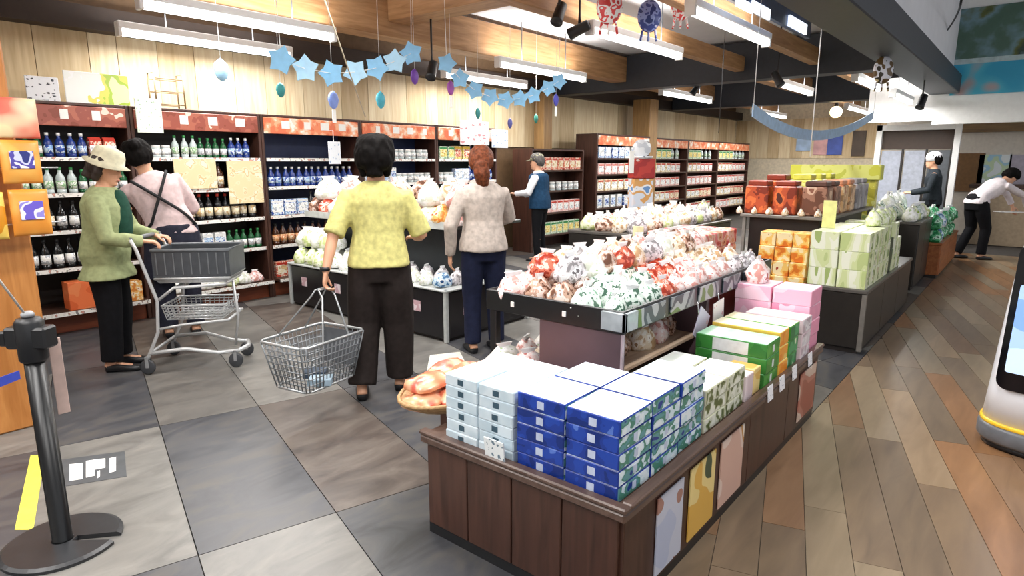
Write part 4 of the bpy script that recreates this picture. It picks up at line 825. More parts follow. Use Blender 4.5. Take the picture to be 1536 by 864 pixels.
# ------------------------------------------------------------------ people
skin = M('skin', 'dba585', .5, var=.04, scale=9)
def remesh(mb, voxel, smooth=3, fold=0.0, fs=9.0, seed=0):
    me = mb.mesh('tmp', [skin]); o = bpy.data.objects.new('tmp', me); COL.objects.link(o)
    md = o.modifiers.new('r', 'REMESH'); md.mode = 'VOXEL'; md.voxel_size = voxel; md.use_smooth_shade = True
    sm = o.modifiers.new('s', 'SMOOTH'); sm.iterations = smooth; sm.factor = .5
    dg = bpy.context.evaluated_depsgraph_get(); out = bpy.data.meshes.new_from_object(o.evaluated_get(dg)); bpy.data.objects.remove(o); bpy.data.meshes.remove(me)
    out.materials.clear()
    if fold:
        ns = [v.normal.copy() for v in out.vertices]
        for v, n in zip(out.vertices, ns):
            q = Vector((v.co.x * fs, v.co.y * fs, v.co.z * fs * .45 + seed)); v.co += n * (noise.noise(q) * fold + noise.noise(q * 2.3) * fold * .4)
    for p in out.polygons: p.use_smooth = True
    return out
def ering(c, rx, ry, n=16, T=None, sq=1.0):
    r = []
    for j in range(n):
        a = 2 * PI * j / n; cx, sy = math.cos(a), math.sin(a)
        q = Vector((c[0] + rx * math.copysign(abs(cx) ** sq, cx), c[1] + ry * math.copysign(abs(sy) ** sq, sy), c[2])); r.append(T(q) if T else q)
    return r
def hand(mb, w_, d, n, s=1.0, curl=.5, side=1, finger_r=.0078):
    """palm and five fingers; d = direction of the hand, n = palm normal (fingers curl towards it)"""
    d = d.normalized(); n = (n - d * n.dot(d)).normalized(); u = d.cross(n).normalized() * side
    pr = []
    for t, a, b in ((-.01, .022, .017), (.02, .03, .015), (.05, .038, .0145), (.082, .037, .012)):
        pr.append([w_ + d * t * s + u * math.cos(2 * PI * j / 10) * a * s + n * math.sin(2 * PI * j / 10) * b * s for j in range(10)])
    mb.loft(pr)
    for k, (o, L) in enumerate(((.027, .068), (.009, .078), (-.009, .073), (-.026, .056))):
        p = w_ + (d * .076 + u * o) * s; pts = [p]; dd = d.copy(); a = 0
        for seg in (.42, .33, .25):
            a += curl * .62; dd = d * math.cos(a) + n * math.sin(a); p = p + dd * L * seg * s; pts.append(p)
        mb.tube(pts, [finger_r * s * 1.12, finger_r * s, finger_r * .95 * s, finger_r * .75 * s], 8)
    p = w_ + (d * .02 + u * .028) * s; q = p + (d * .022 + u * .022 + n * .006) * s; r2 = q + (d * .026 + u * .006 + n * .016) * s; r3 = r2 + (d * .02 - u * .004 + n * .012) * s
    mb.tube([p, q, r2, r3], [.012 * s, .0105 * s, .009 * s, .007 * s], 8)
def person(label, loc, rz, H=1.58, lean=(0, 0), arms=None, legs=None, head=(0, 0), top=None, bottom=None, hair=None, hat=None, voxel=.0068, shoes=None, wide=1.0, group=None, skirt=None):
    """figure facing local +Y.  lean = (forward, sideways) radians about the pelvis; head = (turn, nod)"""
    s = H / 1.6; t = thing('person', label, 'person', loc, rz)
    R = Matrix.Rotation(-lean[0], 3, 'X') @ Matrix.Rotation(lean[1], 3, 'Y'); piv = Vector((0, 0, .9 * s))
    def up(q):
        q = Vector(q); k = max(0, min(1, (q.z - piv.z) / (.12 * s))); w2 = piv + R @ (q - piv); return q.lerp(w2, k)
    def L(x, y, z): return Vector((x, y, z)) * s
    # default joints (upper ones pass through the lean)
    sh = {1: up(L(.165 * wide, 0, 1.262)), -1: up(L(-.165 * wide, 0, 1.262))}
    A = arms or {}; arm = {}
    for sd in (1, -1):
        e, w_, hd_, hn, cu = A.get(sd, ((.235, .0, 1.03), (.25, .05, .80), (0, .15, -1), (-sd, 0, 0), .5)); arm[sd] = (L(*e), L(*w_), Vector(hd_), Vector(hn), cu)
    Gg = legs or {}; leg = {}
    for sd in (1, -1):
        k, an, toe = Gg.get(sd, ((.095 * sd, .02, .47), (.1 * sd, -.01, .085), (.02 * sd, 1, 0))); leg[sd] = (L(.088 * sd * wide, 0, .84), L(*k), L(*an), Vector(toe).normalized())
    b = MB()
    tors = [(.80, .15, .105, 0), (.88, .165, .12, 0), (.97, .145, .105, .0), (1.05, .132, .098, .003), (1.15, .15, .108, .006), (1.23, .165, .105, .002), (1.285, .145, .082, -.004), (1.335, .09, .062, -.006), (1.36, .055, .055, 0)]
    b.loft([ering((0, yo * s, z * s), rx * s * wide, ry * s, 18, up, .9) for z, rx, ry, yo in tors])
    hc = up(L(0, .02, 1.485)); hb = up(L(0, 0, 1.33)); HR = R @ Matrix.Rotation(head[0], 3, 'Z') @ Matrix.Rotation(-head[1], 3, 'X')
    b.tube([hb, hb.lerp(hc, .5), hc - HR @ L(0, .015, .03)], [.058 * s, .052 * s, .055 * s], 14)
    def hp(x, y, z): return hc + HR @ (Vector((x, y, z)) * s)
    b.ell((0, 0, 0), (1, 1, 1), 18, 12, None) if False else None
    rings = []
    for z, rx, yf, yb in ((-.112, .022, .072, -.0), (-.1, .042, .082, -.02), (-.075, .056, .086, -.05), (-.04, .066, .087, -.075), (0, .073, .086, -.092), (.04, .075, .085, -.1), (.075, .068, .072, -.09), (.1, .048, .048, -.065), (.113, .02, .015, -.03)):
        cy = (yf + yb) / 2; ry = (yf - yb) / 2; rings.append([hp(rx * math.cos(2 * PI * j / 18), cy + ry * math.sin(2 * PI * j / 18), z) for j in range(18)])
    b.loft(rings)
    b.loft([[hp(x * .2, .082, .02 + 0 * z) for x, z in ()] or [hp(-.006, .083, .022), hp(.006, .083, .022), hp(.004, .075, .024), hp(-.004, .075, .024)], [hp(-.009, .092, -.005), hp(.009, .092, -.005), hp(.008, .07, -.005), hp(-.008, .07, -.005)], [hp(-.015, .106, -.024), hp(.015, .106, -.024), hp(.015, .07, -.024), hp(-.015, .07, -.024)], [hp(-.012, .092, -.034), hp(.012, .092, -.034), hp(.012, .07, -.034), hp(-.012, .07, -.034)]])
    b.tube([hp(-.022, .078, -.058), hp(0, .092, -.056), hp(.022, .078, -.058)], [.005 * s, .01 * s, .005 * s], 8); b.tube([hp(-.016, .076, -.088), hp(0, .082, -.09), hp(.016, .076, -.088)], [.012 * s] * 3, 8)
    for sd in (1, -1):
        b.loft([[hp(sd * (.07 + dx), -.008 + r * math.cos(2 * PI * j / 10) * .6, -.005 + r * math.sin(2 * PI * j / 10)) for j in range(10)] for dx, r in ((0, .024), (.008, .03), (.014, .022))])
        e, w_, hd_, hn, cu = arm[sd]
        b.tube([up(L(.11 * sd, 0, 1.262)), sh[sd], sh[sd].lerp(e, .5), e, e.lerp(w_, .4), w_], [.05 * s, .05 * s, .041 * s, .035 * s, .034 * s, .023 * s], 12)
        hand(b, w_, hd_, hn, s, cu, sd)
        h_, k, an, toe = leg[sd]
        b.tube([h_ + L(0, 0, .03), h_.lerp(k, .4), k, k.lerp(an, .35) + L(0, -.012, 0), k.lerp(an, .7), an], [.088 * s, .075 * s, .055 * s, .052 * s, .04 * s, .034 * s], 12)
        hl = an + Vector((0, 0, -an.z + .035 * s)) - toe * .03 * s
        b.tube([hl, hl + toe * .07 * s, hl + toe * .16 * s + L(0, 0, -.008)], [.034 * s, .034 * s, .024 * s], 10); b.tube([an, hl], [.034 * s, .034 * s], 10)
    place('body', None) if False else None
    bme = remesh(b, voxel * s, 2); bme.materials.append(skin); place('body', bme, parent=t)
    # face details as parts
    for sd in (1, -1):
        m = MB(); c = hp(.03 * sd, .079, .012); m.ell(c, (.011 * s, .008 * s, .006 * s), 8, 6, None); m.build('eye', M('eye_dark', '241a16', .2), parent=t)
        m = MB(); m.tube([hp(.018 * sd, .083, .03), hp(.032 * sd, .083, .034), hp(.045 * sd, .074, .03)], .003 * s, 5); m.build('eyebrow', M('eyebrow', '3a2a22', .7), parent=t)
    m = MB(); m.tube([hp(-.02, .085, -.058), hp(0, .098, -.0565), hp(.02, .085, -.058)], .005 * s, 6); m.build('mouth', M('lips', 'b06a60', .5), parent=t)
    # clothes
    if top:
        c = MB(); hem = top.get('hem', .82); fl = top.get('flare', 1.0); g = .016
        tr = [(z, rx + g, ry + g, yo) for z, rx, ry, yo in tors if hem + .02 < z < 1.345]
        lo = (hem, (.165 if hem > .8 else .17) * fl + g, .125 * fl + g, 0)
        tr = [lo] + tr + [(1.36, .066, .066, 0)]
        c.loft([ering((0, yo * s, z * s), rx * s * wide * top.get('w', 1), ry * s * top.get('w', 1), 18, up, .9) for z, rx, ry, yo in tr])
        for sd in (1, -1):
            e, w_, *_ = arm[sd]; sl = top.get('sleeve', 1.0)
            if sl > 0:
                ch = [up(L(.10 * sd, 0, 1.255)), sh[sd] + L(0, 0, -.002), sh[sd].lerp(e, .5), e, e.lerp(w_, .5), w_]; rr = [.05, .056, .054, .05, .045, .038]; k = 3 if sl <= .55 else 6
                if sl <= .55: ch = ch[:3] + [sh[sd].lerp(e, .95)]; rr = [.05, .058, .06, .06]
                elif sl < .95: ch[-1] = e.lerp(w_, .8); rr[-1] = .044
                c.tube(ch, [q * s * top.get('sw', 1) for q in rr], 12)
        cm = remesh(c, .011 * s, 3, .007, 11, rnd.uniform(0, 9)); cm.materials.append(top['mat']); place(top.get('name', 'shirt'), cm, parent=t)
    if bottom:
        c = MB(); g = .012; w2 = bottom.get('w', 1.0)
        c.loft([ering((0, 0, z * s), (rx + g) * s * wide, (ry + g) * s, 18, up) for z, rx, ry in ((.74, .15, .1), (.84, .165, .118), (.92, .155, .115), (.98, .14, .105))])
        for sd in (1, -1):
            h_, k, an, toe = leg[sd]; en = an.lerp(k, .02) + L(0, 0, bottom.get('hem', -.01))
            c.tube([h_ + L(0, 0, .04), h_.lerp(k, .4), k, k.lerp(en, .5), en], [.1 * s, .09 * s * (1 + (w2 - 1) * .5), .068 * s * w2, .062 * s * w2, .06 * s * w2], 12)
        cm = remesh(c, .011 * s, 3, .006, 9, rnd.uniform(0, 9)); cm.materials.append(bottom['mat']); place('trousers', cm, parent=t)
    if skirt:
        c = MB(); c.loft([ering((0, 0, z * s), rx * s, ry * s, 18, up) for z, rx, ry in skirt['rings']]); cm = remesh(c, .012, 3, .008, 8, 3.0); cm.materials.append(skirt['mat']); place('apron', cm, parent=t)
    smt = (shoes or m_black)
    for sd in (1, -1):
        h_, k, an, toe = leg[sd]; hl = Vector((an.x, an.y, 0)) - toe * .045 * s; side = Vector((-toe.y, toe.x, 0)); m = MB(); rg = []
        for tt, wd, hh in ((0, .028, .05), (.02, .036, .062), (.09, .04, .06), (.16, .045, .045), (.21, .04, .034), (.235, .02, .024)):
            c0 = hl + toe * tt * s; rg.append([c0 + side * wd * s * math.copysign(abs(math.cos(a)) ** .6, math.cos(a)) + Vector((0, 0, (hh / 2 + hh / 2 * math.copysign(abs(math.sin(a)) ** .7, math.sin(a))) * s + .001)) for a in [2 * PI * j / 12 for j in range(12)]])
        m.loft(rg); m.build('shoe', smt, parent=t)
    if hair:
        c = MB(); st = hair.get('style', 'short'); g = .016 + hair.get('puff', 0)
        rg = []
        for z, rx, yf, yb in ((-.06, .03, -.02, -.085), (-.04, .062, -.005, -.1), (-.01, .078, .005, -.108), (.03, .082, .05, -.112), (.065, .08, .078, -.106), (.095, .064, .07, -.085), (.12, .04, .04, -.055), (.13, .012, .01, -.03)):
            cy = (yf + yb) / 2; ry = (yf - yb) / 2; rg.append([hp((rx + g) * math.cos(2 * PI * j / 16), cy + (ry + g) * math.sin(2 * PI * j / 16), z + g * .6 * (z > .08)) for j in range(16)])
        c.loft(rg)
        if st == 'bun': c.ell(hp(0, -.1, .085), (.05 * s,) * 3)
        if st == 'long': c.tube([hp(0, -.09, .0), hp(.0, -.105, -.08), hp(.01, -.09, -.15), hp(.015, -.08, -.2)], [.06 * s, .062 * s, .05 * s, .025 * s], 10)
        if st == 'bob':
            for sd in (1, -1): c.tube([hp(.062 * sd, -.03, .03), hp(.075 * sd, -.025, -.04), hp(.07 * sd, -.035, -.1)], [.035 * s, .033 * s, .022 * s], 10)
            c.tube([hp(0, -.08, .0), hp(.0, -.09, -.1)], [.06 * s, .05 * s], 10)
        cm = remesh(c, .009, 3, .007, 40, 2.0); cm.materials.append(hair['mat']); place('hair', cm, parent=t)
    if hat: hat(t, hp, s, HR, hc)
    return t, up, L, hp
def fabric(n, c, v=.12, sc=30): return M('fabric_' + n, c, .85, var=v, scale=sc, spec=.2)
camdir = math.atan2(FWD.y, FWD.x)
def face(a): return a - PI / 2      # root rotation so that local +Y points to world angle a
# yellow shirt woman, back to us; left hand holds the basket
yl = Vector((2.42, 3.06, 0)); ya = camdir + .12
hairb = M('hair_black', '0e0b0a', .75, var=.2, scale=60, spec=.12)
yp = person('person in yellow short-sleeved shirt and dark trousers seen from behind, carrying a wire basket', yl, face(ya), 1.575, (.03, 0),
    arms={-1: ((-.26, -.09, 1.03), (-.30, -.17, .83), (-.1, -.1, -1), (1, 0, -.1), 1.15), 1: ((.27, .04, 1.02), (.22, .26, .98), (-.1, 1, .1), (0, .1, -1), .5)},
    legs={-1: ((-.11, .03, .47), (-.13, -.10, .085), (-.1, 1, 0)), 1: ((.1, .06, .47), (.1, .05, .085), (.15, 1, 0))},
    top=dict(mat=fabric('yellow', 'd3cd84'), hem=.84, sleeve=.5, flare=1.03, w=1.04, sw=1.12), bottom=dict(mat=fabric('darkbrown', '2b2422'), w=1.5, hem=.0), hair=dict(mat=hairb, puff=.026, style='bob'), wide=1.02)[0]
# wristband on her left wrist
m = MB(); sc = 1.0; wp = Vector((-.298, -.166, .84)); m.tube([wp + Vector((.0, 0, .008)), wp - Vector((0, 0, .012))], .029, 12); m.build('watch', m_black, parent=yp)
# gray jacket woman
person('person with reddish brown tied hair, pale grey beige jacket and navy jeans, seen from behind', (3.5, 3.17, 0), face(camdir + .35), 1.55, (.04, 0),
    arms={-1: ((-.27, -.03, 1.02), (-.26, .04, .79), (0, .15, -1), (1, 0, 0), .6), 1: ((.25, .1, 1.06), (.18, .3, 1.0), (-.2, 1, 0), (0, 0, -1), .5)},
    top=dict(mat=fabric('greige', 'bdb1a8'), hem=.82, sleeve=1.0, flare=1.04, w=1.06, sw=1.08, name='jacket'), bottom=dict(mat=fabric('navy', '1b2038'), w=1.12), hair=dict(mat=M('hair_red', '6e3a22', .6, var=.3, scale=50, spec=.2), style='long'), wide=.98, head=(-.3, 0))
# hat woman at the cart handle, facing image right
ra = math.atan2(RGT.y, RGT.x)
ha = ra + .25
hp_loc = Vector((1.53, 4.93, 0))
def bucket_hat(t, hp, s, HR, hc):
    m = MB(); n = 20; rg = []
    for z, r, ry in ((.02, .135, .15), (.026, .138, .153), (.05, .098, .112), (.1, .09, .104), (.14, .075, .088), (.155, .03, .035)):
        rg.append([hp(r * math.cos(2 * PI * j / n), -.01 + ry * math.sin(2 * PI * j / n), z - .01 * math.cos(4 * PI * j / n) * (z < .03)) for j in range(n)])
    m.loft(rg, True, 0); h_ = m.build('bucket_hat', fabric('cream', 'd8d4b8', .08), parent=t)
hatp = person('person in cream bucket hat, pale green cardigan and black trousers pushing a trolley', hp_loc, face(ha), 1.52, (.1, 0),
    arms={-1: ((-.24, .12, 1.02), (-.15, .30, .975), (.1, 1, -.1), (0, .2, -1), 1.0), 1: ((.24, .1, 1.0), (.16, .30, .97), (-.1, 1, -.1), (0, .2, -1), 1.0)},
    top=dict(mat=fabric('palegreen', 'a3ad80', .1), hem=.70, sleeve=1.0, flare=1.12, w=1.16, sw=1.18, name='cardigan'), bottom=dict(mat=fabric('black', '121216'), w=1.25), hair=dict(mat=M('hair_dkbrown', '2e221c', .6), style='bob'), hat=bucket_hat, head=(0, .25))[0]
m = MB(); m.ell((0, .125, 1.07), (.1, .065, .2), 16, 12); m.build('dark_green_top', fabric('darkgreen', '234a3c'), parent=hatp)
# clerk with crossed straps
ck_loc = Vector((2.2, 5.46, 0)); ca2 = camdir + .55
ck, up_, L_, _ = person('black-haired person in pink shirt with crossed black straps behind the hat wearer', ck_loc, face(ca2), 1.63, (.08, -.3),
    arms={-1: ((-.36, .16, 1.12), (-.32, .36, 1.05), (0, 1, .1), (0, 0, -1), .5), 1: ((.18, .14, 1.05), (.14, .34, 1.0), (0, 1, 0), (0, 0, -1), .5)},
    top=dict(mat=fabric('pink', 'dcc4c4', .08), hem=.86, sleeve=.9, w=1.1, sw=1.15), bottom=dict(mat=fabric('slate', '2b2c3a'), w=1.2), hair=dict(mat=hairb, style='bun', puff=.01),
    skirt=dict(mat=fabric('slate', '2b2c3a'), rings=[(.5, .24, .19), (.7, .22, .17), (.85, .205, .155), (.93, .19, .15)]))
for a, b in (((-.13, 1.33), (.17, .92)), ((.13, 1.33), (-.17, .92))):
    m = MB(); pts = []
    for q in range(9):
        f = q / 8; x = a[0] + (b[0] - a[0]) * f; z = a[1] + (b[1] - a[1]) * f; zz = z
        ry = .105 + .045 * (1 if 1.0 < z < 1.28 else .72)
        pts.append(up_(Vector((x, -math.sqrt(max(.02, 1 - (x / .2) ** 2)) * ry - .006, z)) * (1.63 / 1.6)))
    m.tube(pts, .0125, 6); m.build('strap', M('strap_black', '18181c', .7), parent=ck)
# blue vest clerk
def cap_hat(t, hp, s, HR, hc):
    m = MB(); n = 16
    m.loft([[hp(r * math.cos(2 * PI * j / n), -.01 + r * 1.2 * math.sin(2 * PI * j / n), z) for j in range(n)] for z, r in ((.03, .088), (.06, .09), (.1, .08), (.13, .05), (.14, .01))]); m.loft([[hp(-.06, .09, .035), hp(.06, .09, .035), hp(.05, .09, .045), hp(-.05, .09, .045)], [hp(-.04, .16, .025), hp(.04, .16, .025), hp(.035, .16, .033), hp(-.035, .16, .033)]]); m.build('cap', fabric('olive', '98957c'), parent=t)
def white_cap(t, hp, s, HR, hc):
    m = MB(); n = 16; m.loft([[hp(r * math.cos(2 * PI * j / n), -.01 + r * 1.2 * math.sin(2 * PI * j / n), z) for j in range(n)] for z, r in ((.0, .09), (.06, .095), (.11, .085), (.14, .05), (.15, .01))]); m.build('cap', fabric('white', 'f0f0f2', .04), parent=t)
bv, upb, Lb_, _ = person('person in olive cap, white sleeves and dark blue vest with black trousers, far aisle', (7.45, 5.62, 0), face(camdir + 1.2), 1.56, (.06, 0),
    arms={-1: ((-.25, .1, 1.04), (-.18, .32, 1.02), (.1, 1, .1), (0, 0, -1), .6), 1: ((.25, .1, 1.04), (.18, .32, .98), (-.1, 1, .1), (0, 0, -1), .6)},
    top=dict(mat=fabric('white', 'e8e8ec', .04), hem=.84, sleeve=1.0, sw=1.1), bottom=dict(mat=fabric('black', '121216')), hair=dict(mat=M('hair_grey', '4a4644', .6)), hat=cap_hat, voxel=.01)
c = MB(); c.loft([ering((0, 0, z), rx, ry, 18, upb, .9) for z, rx, ry in ((.78, .20, .16), (.9, .195, .155), (1.05, .17, .135), (1.18, .185, .145), (1.25, .18, .14), (1.29, .14, .11))]); cm = remesh(c, .012, 3, .004); cm.materials.append(fabric('vestblue', '1d3e5c')); place('vest', cm, parent=bv)
# far right: bending person and white-capped person behind green bags
fr, *_ = person('person in white-pink shirt and dark apron bending forward at the far right aisle', (11.75, .66, 0), face(ra + .1), 1.6, (.95, 0),
    arms={-1: ((-.16, .62, .98), (-.12, .72, .78), (0, .3, -1), (1, 0, 0), .6), 1: ((.16, .62, .95), (.12, .74, .76), (0, .3, -1), (-1, 0, 0), .6)},
    legs={-1: ((-.1, .06, .47), (-.1, -.12, .085), (0, 1, 0)), 1: ((.1, .12, .47), (.1, .1, .085), (0, 1, 0))},
    top=dict(mat=fabric('whitepink', 'e4dadd', .06), hem=.84, sleeve=.8), bottom=dict(mat=fabric('black', '121216'), w=1.1), hair=dict(mat=hairb, puff=.006), voxel=.01)
person('person with white cap in dark clothes standing behind the green bags', (12.0, 1.25, 0), face(ra + 2.6), 1.58, (.05, 0), top=dict(mat=fabric('charcoal', '2c3238'), hem=.8), bottom=dict(mat=fabric('black', '121216')), hair=dict(mat=hairb), hat=white_cap, voxel=.011,
    arms={-1: ((-.24, .08, 1.03), (-.17, .3, .98), (0, 1, 0), (0, 0, -1), .6), 1: ((.24, .08, 1.03), (.17, .3, .98), (0, 1, 0), (0, 0, -1), .6)})
m = MB(); m.cbox((-.17, -.12, 0), (.17, .12, .012), .003); pb = m.build('white_tray', m_paper, loc=(12.2, .26, .70), rz=ra, label='white tray held by the bending person at far right', cat='tray')

# ------------------------------------------------------------------ wire basket held by the yellow shirt shopper
hw_pt = Matrix.Rotation(face(ya), 3, 'Z') @ Vector((-.315, -.182, 0)) + yl; wp = Matrix.Rotation(face(ya), 3, 'Z') @ Vector((-.36, -.30, 0)) + yl; brz = face(ya) - .62
bz0, bz1 = .205, .475; bl0, bl1, bw0, bw1 = .185, .24, .13, .175
t = thing('shopping_basket', 'grey wire shopping basket hanging from the yellow shirt shopper hand', 'basket', (wp.x, wp.y, 0), brz)
hl_ = Matrix.Rotation(-brz, 3, 'Z') @ (hw_pt - wp)
wire = M('basket_wire', '8b9094', .35, .5, .05); rimm = M('basket_rim', 'b4b8ba', .3, .5, .04); bgrey = M('basket_panel', '55595e', .45)
T = lambda x, y, z: (x, y, z)
def rect(hx, hy, z, r=.03): return [(hx - r, -hy, z), (hx, -hy + r, z), (hx, hy - r, z), (hx - r, hy, z), (-hx + r, hy, z), (-hx, hy - r, z), (-hx, -hy + r, z), (-hx + r, -hy, z), (hx - r, -hy, z)]
m = MB(); m.tube(rect(bw1, bl1, bz1), .008, 8); m.build('rim', rimm, parent=t)
m = MB(); m.tube(rect(bw0, bl0, bz0), .007, 6); m.build('bottom_rim', rimm, parent=t)
m = MB()
for k in range(1, 7): f = k / 7; m.tube(rect(bw0 + (bw1 - bw0) * f, bl0 + (bl1 - bl0) * f, bz0 + (bz1 - bz0) * f), .0035, 5)
for q in range(15):
    a = -1 + 2 * (q + .5) / 15
    for sd in (1, -1): m.tube([(sd * bw0, a * bl0, bz0), (sd * bw1, a * bl1, bz1)], .0033, 5)
for q in range(9):
    a = -1 + 2 * (q + .5) / 9
    for sd in (1, -1): m.tube([(a * bw0, sd * bl0, bz0), (a * bw1, sd * bl1, bz1)], .0033, 5)
m.build('wire_mesh', wire, parent=t, kind='stuff')
m = MB()
for q in range(9): a = -.9 + 1.8 * q / 8; m.tube([(-bw0, a * bl0, bz0), (bw0, a * bl0, bz0)], .0033, 5)
m.build('bottom_wires', wire, parent=t)
m = MB(); m.loft([[(-bw1 + .02, bl1 - .012, bz1 - .02), (bw1 - .02, bl1 - .012, bz1 - .02), (bw1 - .02, bl1 - .006, bz1 - .02), (-bw1 + .02, bl1 - .006, bz1 - .02)], [(-bw0 - .0, bl0, bz0 + .05), (bw0, bl0, bz0 + .05), (bw0, bl0 + .006, bz0 + .05), (-bw0, bl0 + .006, bz0 + .05)]], True, 0, False); m.build('end_panel', bgrey, parent=t)
for sd in (1, -1):
    m = MB(); m.tube([(sd * bw1, -.0 - .1, bz1), (hl_.x + sd * .045, hl_.y - .05, .68), (hl_.x + sd * .012, hl_.y - .045, .722), (hl_.x + sd * .012, hl_.y + .045, .722), (hl_.x + sd * .045, hl_.y + .05, .68), (sd * bw1, .1, bz1)], .0055, 8); m.build('handle', rimm, parent=t)
for x, y, c_, lb in ((-.03, -.09, 'a8c0d0', 'small pale blue pack lying inside the held basket'), (.03, .05, '3c4c60', 'dark blue pack lying inside the held basket')):
    boxbuild('small_pack', wp.x + x, wp.y + y, bz0 + .006, .1, .13, .04, M('bp_' + c_, c_, .4), lb, cat='package', rz=.8)

# ------------------------------------------------------------------ shopping trolley
cdv = Vector((math.cos(ha - .12), math.sin(ha - .12), 0)); ct = hp_loc + Vector((math.cos(ha), math.sin(ha), 0)) * .26 + Vector((0, 0, 0))
t = thing('shopping_trolley', 'white-framed shopping trolley with dark grey basket pushed by the hat wearer', 'trolley', (ct.x, ct.y, 0), math.atan2(cdv.y, cdv.x)); t.scale = (.9, .95, 1)
fr_ = M('trolley_frame', 'c9cbcc', .3, .3, .04); tw = .24
for sd in (1, -1):
    y = sd * tw; y2 = sd * .2
    m = MB(); m.tube([(.0, y, .94), (.03, y, .88), (.14, y, .52), (.12, y, .30), (.04, y, .14), (.02, y, .10)], .013, 8); m.build('side_frame', fr_, parent=t)
    m = MB(); m.tube([(.04, y, .15), (.30, y * .92, .17), (.52, y * .72, .12), (.66, y * .55, .12)], .014, 8); m.build('base_rail', fr_, parent=t)
    m = MB(); m.tube([(.14, y, .52), (.25, y2, .60), (.62, y2, .62)], .011, 8); m.build('basket_support', fr_, parent=t)
    m = MB(); m.tube([(.12, y, .32), (.3, y2, .34), (.62, y2 * .9, .36)], .009, 8); m.build('lower_rail', fr_, parent=t)
m = MB(); m.tube([(.0, -tw, .94), (.0, tw, .94)], .016, 10); m.build('handle', M('handle_grey', '6a6e72', .4), parent=t)
for pp, rr_ in (([(.66, -tw * .55, .12), (.70, 0, .12), (.66, tw * .55, .12)], .016), ([(.04, -tw, .15), (.04, tw, .15)], .011), ([(.62, -.2, .62), (.62, .2, .62)], .011), ([(.62, -.18, .36), (.62, .18, .36)], .01), ([(.25, -.2, .6), (.25, .2, .6)], .01)):
    m = MB(); m.tube(pp, rr_, 8); m.build('cross_bar', fr_, parent=t)
m = MB(); m.tube([(.62, 0, .62), (.64, 0, .36), (.60, 0, .13)], .011, 8); m.build('front_strut', fr_, parent=t)
for x, y in ((.02, tw), (.02, -tw), (.64, tw * .62), (.64, -tw * .62)):
    m = MB(); pts = [[(x + r * math.cos(2 * PI * j / 16), y + h_, .055 + r * math.sin(2 * PI * j / 16)) for j in range(16)] for h_, r in ((-.014, .046), (-.01, .054), (.01, .054), (.014, .046))]; m.loft(pts); wl = m.build('wheel', M('wheel_grey', '3c3e42', .5), parent=t)
    m = MB(); m.cbox((x - .012, y - .02, .05), (x + .012, y - .015, .13)); m.cbox((x - .012, y + .015, .05), (x + .012, y + .02, .13)); m.cbox((x - .014, y - .02, .11), (x + .014, y + .02, .13)); m.build('caster_fork', M('fork_grey', '8c8e90', .4), parent=wl)
def grid_basket(parent, x0, x1, hw, z0, z1, nm, mat, taper=.03, nx=12, ny=8, nz=5):
    m = MB()
    def P(fx, fy, fz):
        k = 1 - (1 - fz) * 0.1; return ((x0 + x1) / 2 + (fx - .5) * (x1 - x0) * k, (fy - .5) * 2 * hw * k, z0 + (z1 - z0) * fz)
    for i in range(nx + 1):
        f = i / nx; m.tube([P(f, 0, 1), P(f, 0, 0), P(f, 1, 0), P(f, 1, 1)], .0035, 4)
    for i in range(ny + 1): f = i / ny; m.tube([P(0, f, 1), P(0, f, 0), P(1, f, 0), P(1, f, 1)], .0035, 4)
    for i in range(nz + 1): f = i / nz; m.tube([P(0, 0, f), P(1, 0, f), P(1, 1, f), P(0, 1, f), P(0, 0, f)], .0035 if i < nz else .008, 5)
    return m.build(nm, mat, parent=parent, kind='stuff')
grid_basket(t, .12, .66, .20, .635, .665, 'basket_rack', fr_); 
def solid_basket(parent, x0, x1, hw, z0, z1, mat):
    m = MB()
    for a, b in (((x0, -hw, z0), (x1, hw, z0 + .01)), ((x0, -hw, z0 + .0105), (x0 + .008, hw, z1)), ((x1 - .008, -hw, z0 + .0105), (x1, hw, z1)), ((x0 + .0085, -hw, z0 + .0105), (x1 - .0085, -hw + .008, z1)), ((x0 + .0085, hw - .008, z0 + .0105), (x1 - .0085, hw, z1))): m.box(a, b)
    o = m.build('basket_body', mat, parent=parent); m = MB(); m.tube([(x0, -hw, z1), (x1, -hw, z1), (x1, hw, z1), (x0, hw, z1), (x0, -hw, z1)], .011, 6); m.build('basket_rim', M('rim_grey', '6c7074', .4), parent=parent)
    for i in range(9):
        x = x0 + (x1 - x0) * (i + .5) / 9
        for yy in (-hw - .003, hw + .0005): m = MB(); m.box((x - .004, yy, z0 + .02), (x + .004, yy + .0025, z1 - .02)); m.build('rib', M('rim_grey', '6c7074', .4), parent=o)
solid_basket(t, .11, .67, .19, .672, .86, M('trolley_basket', '44484d', .4))
grid_basket(t, .14, .6, .18, .37, .47, 'lower_basket', fr_)

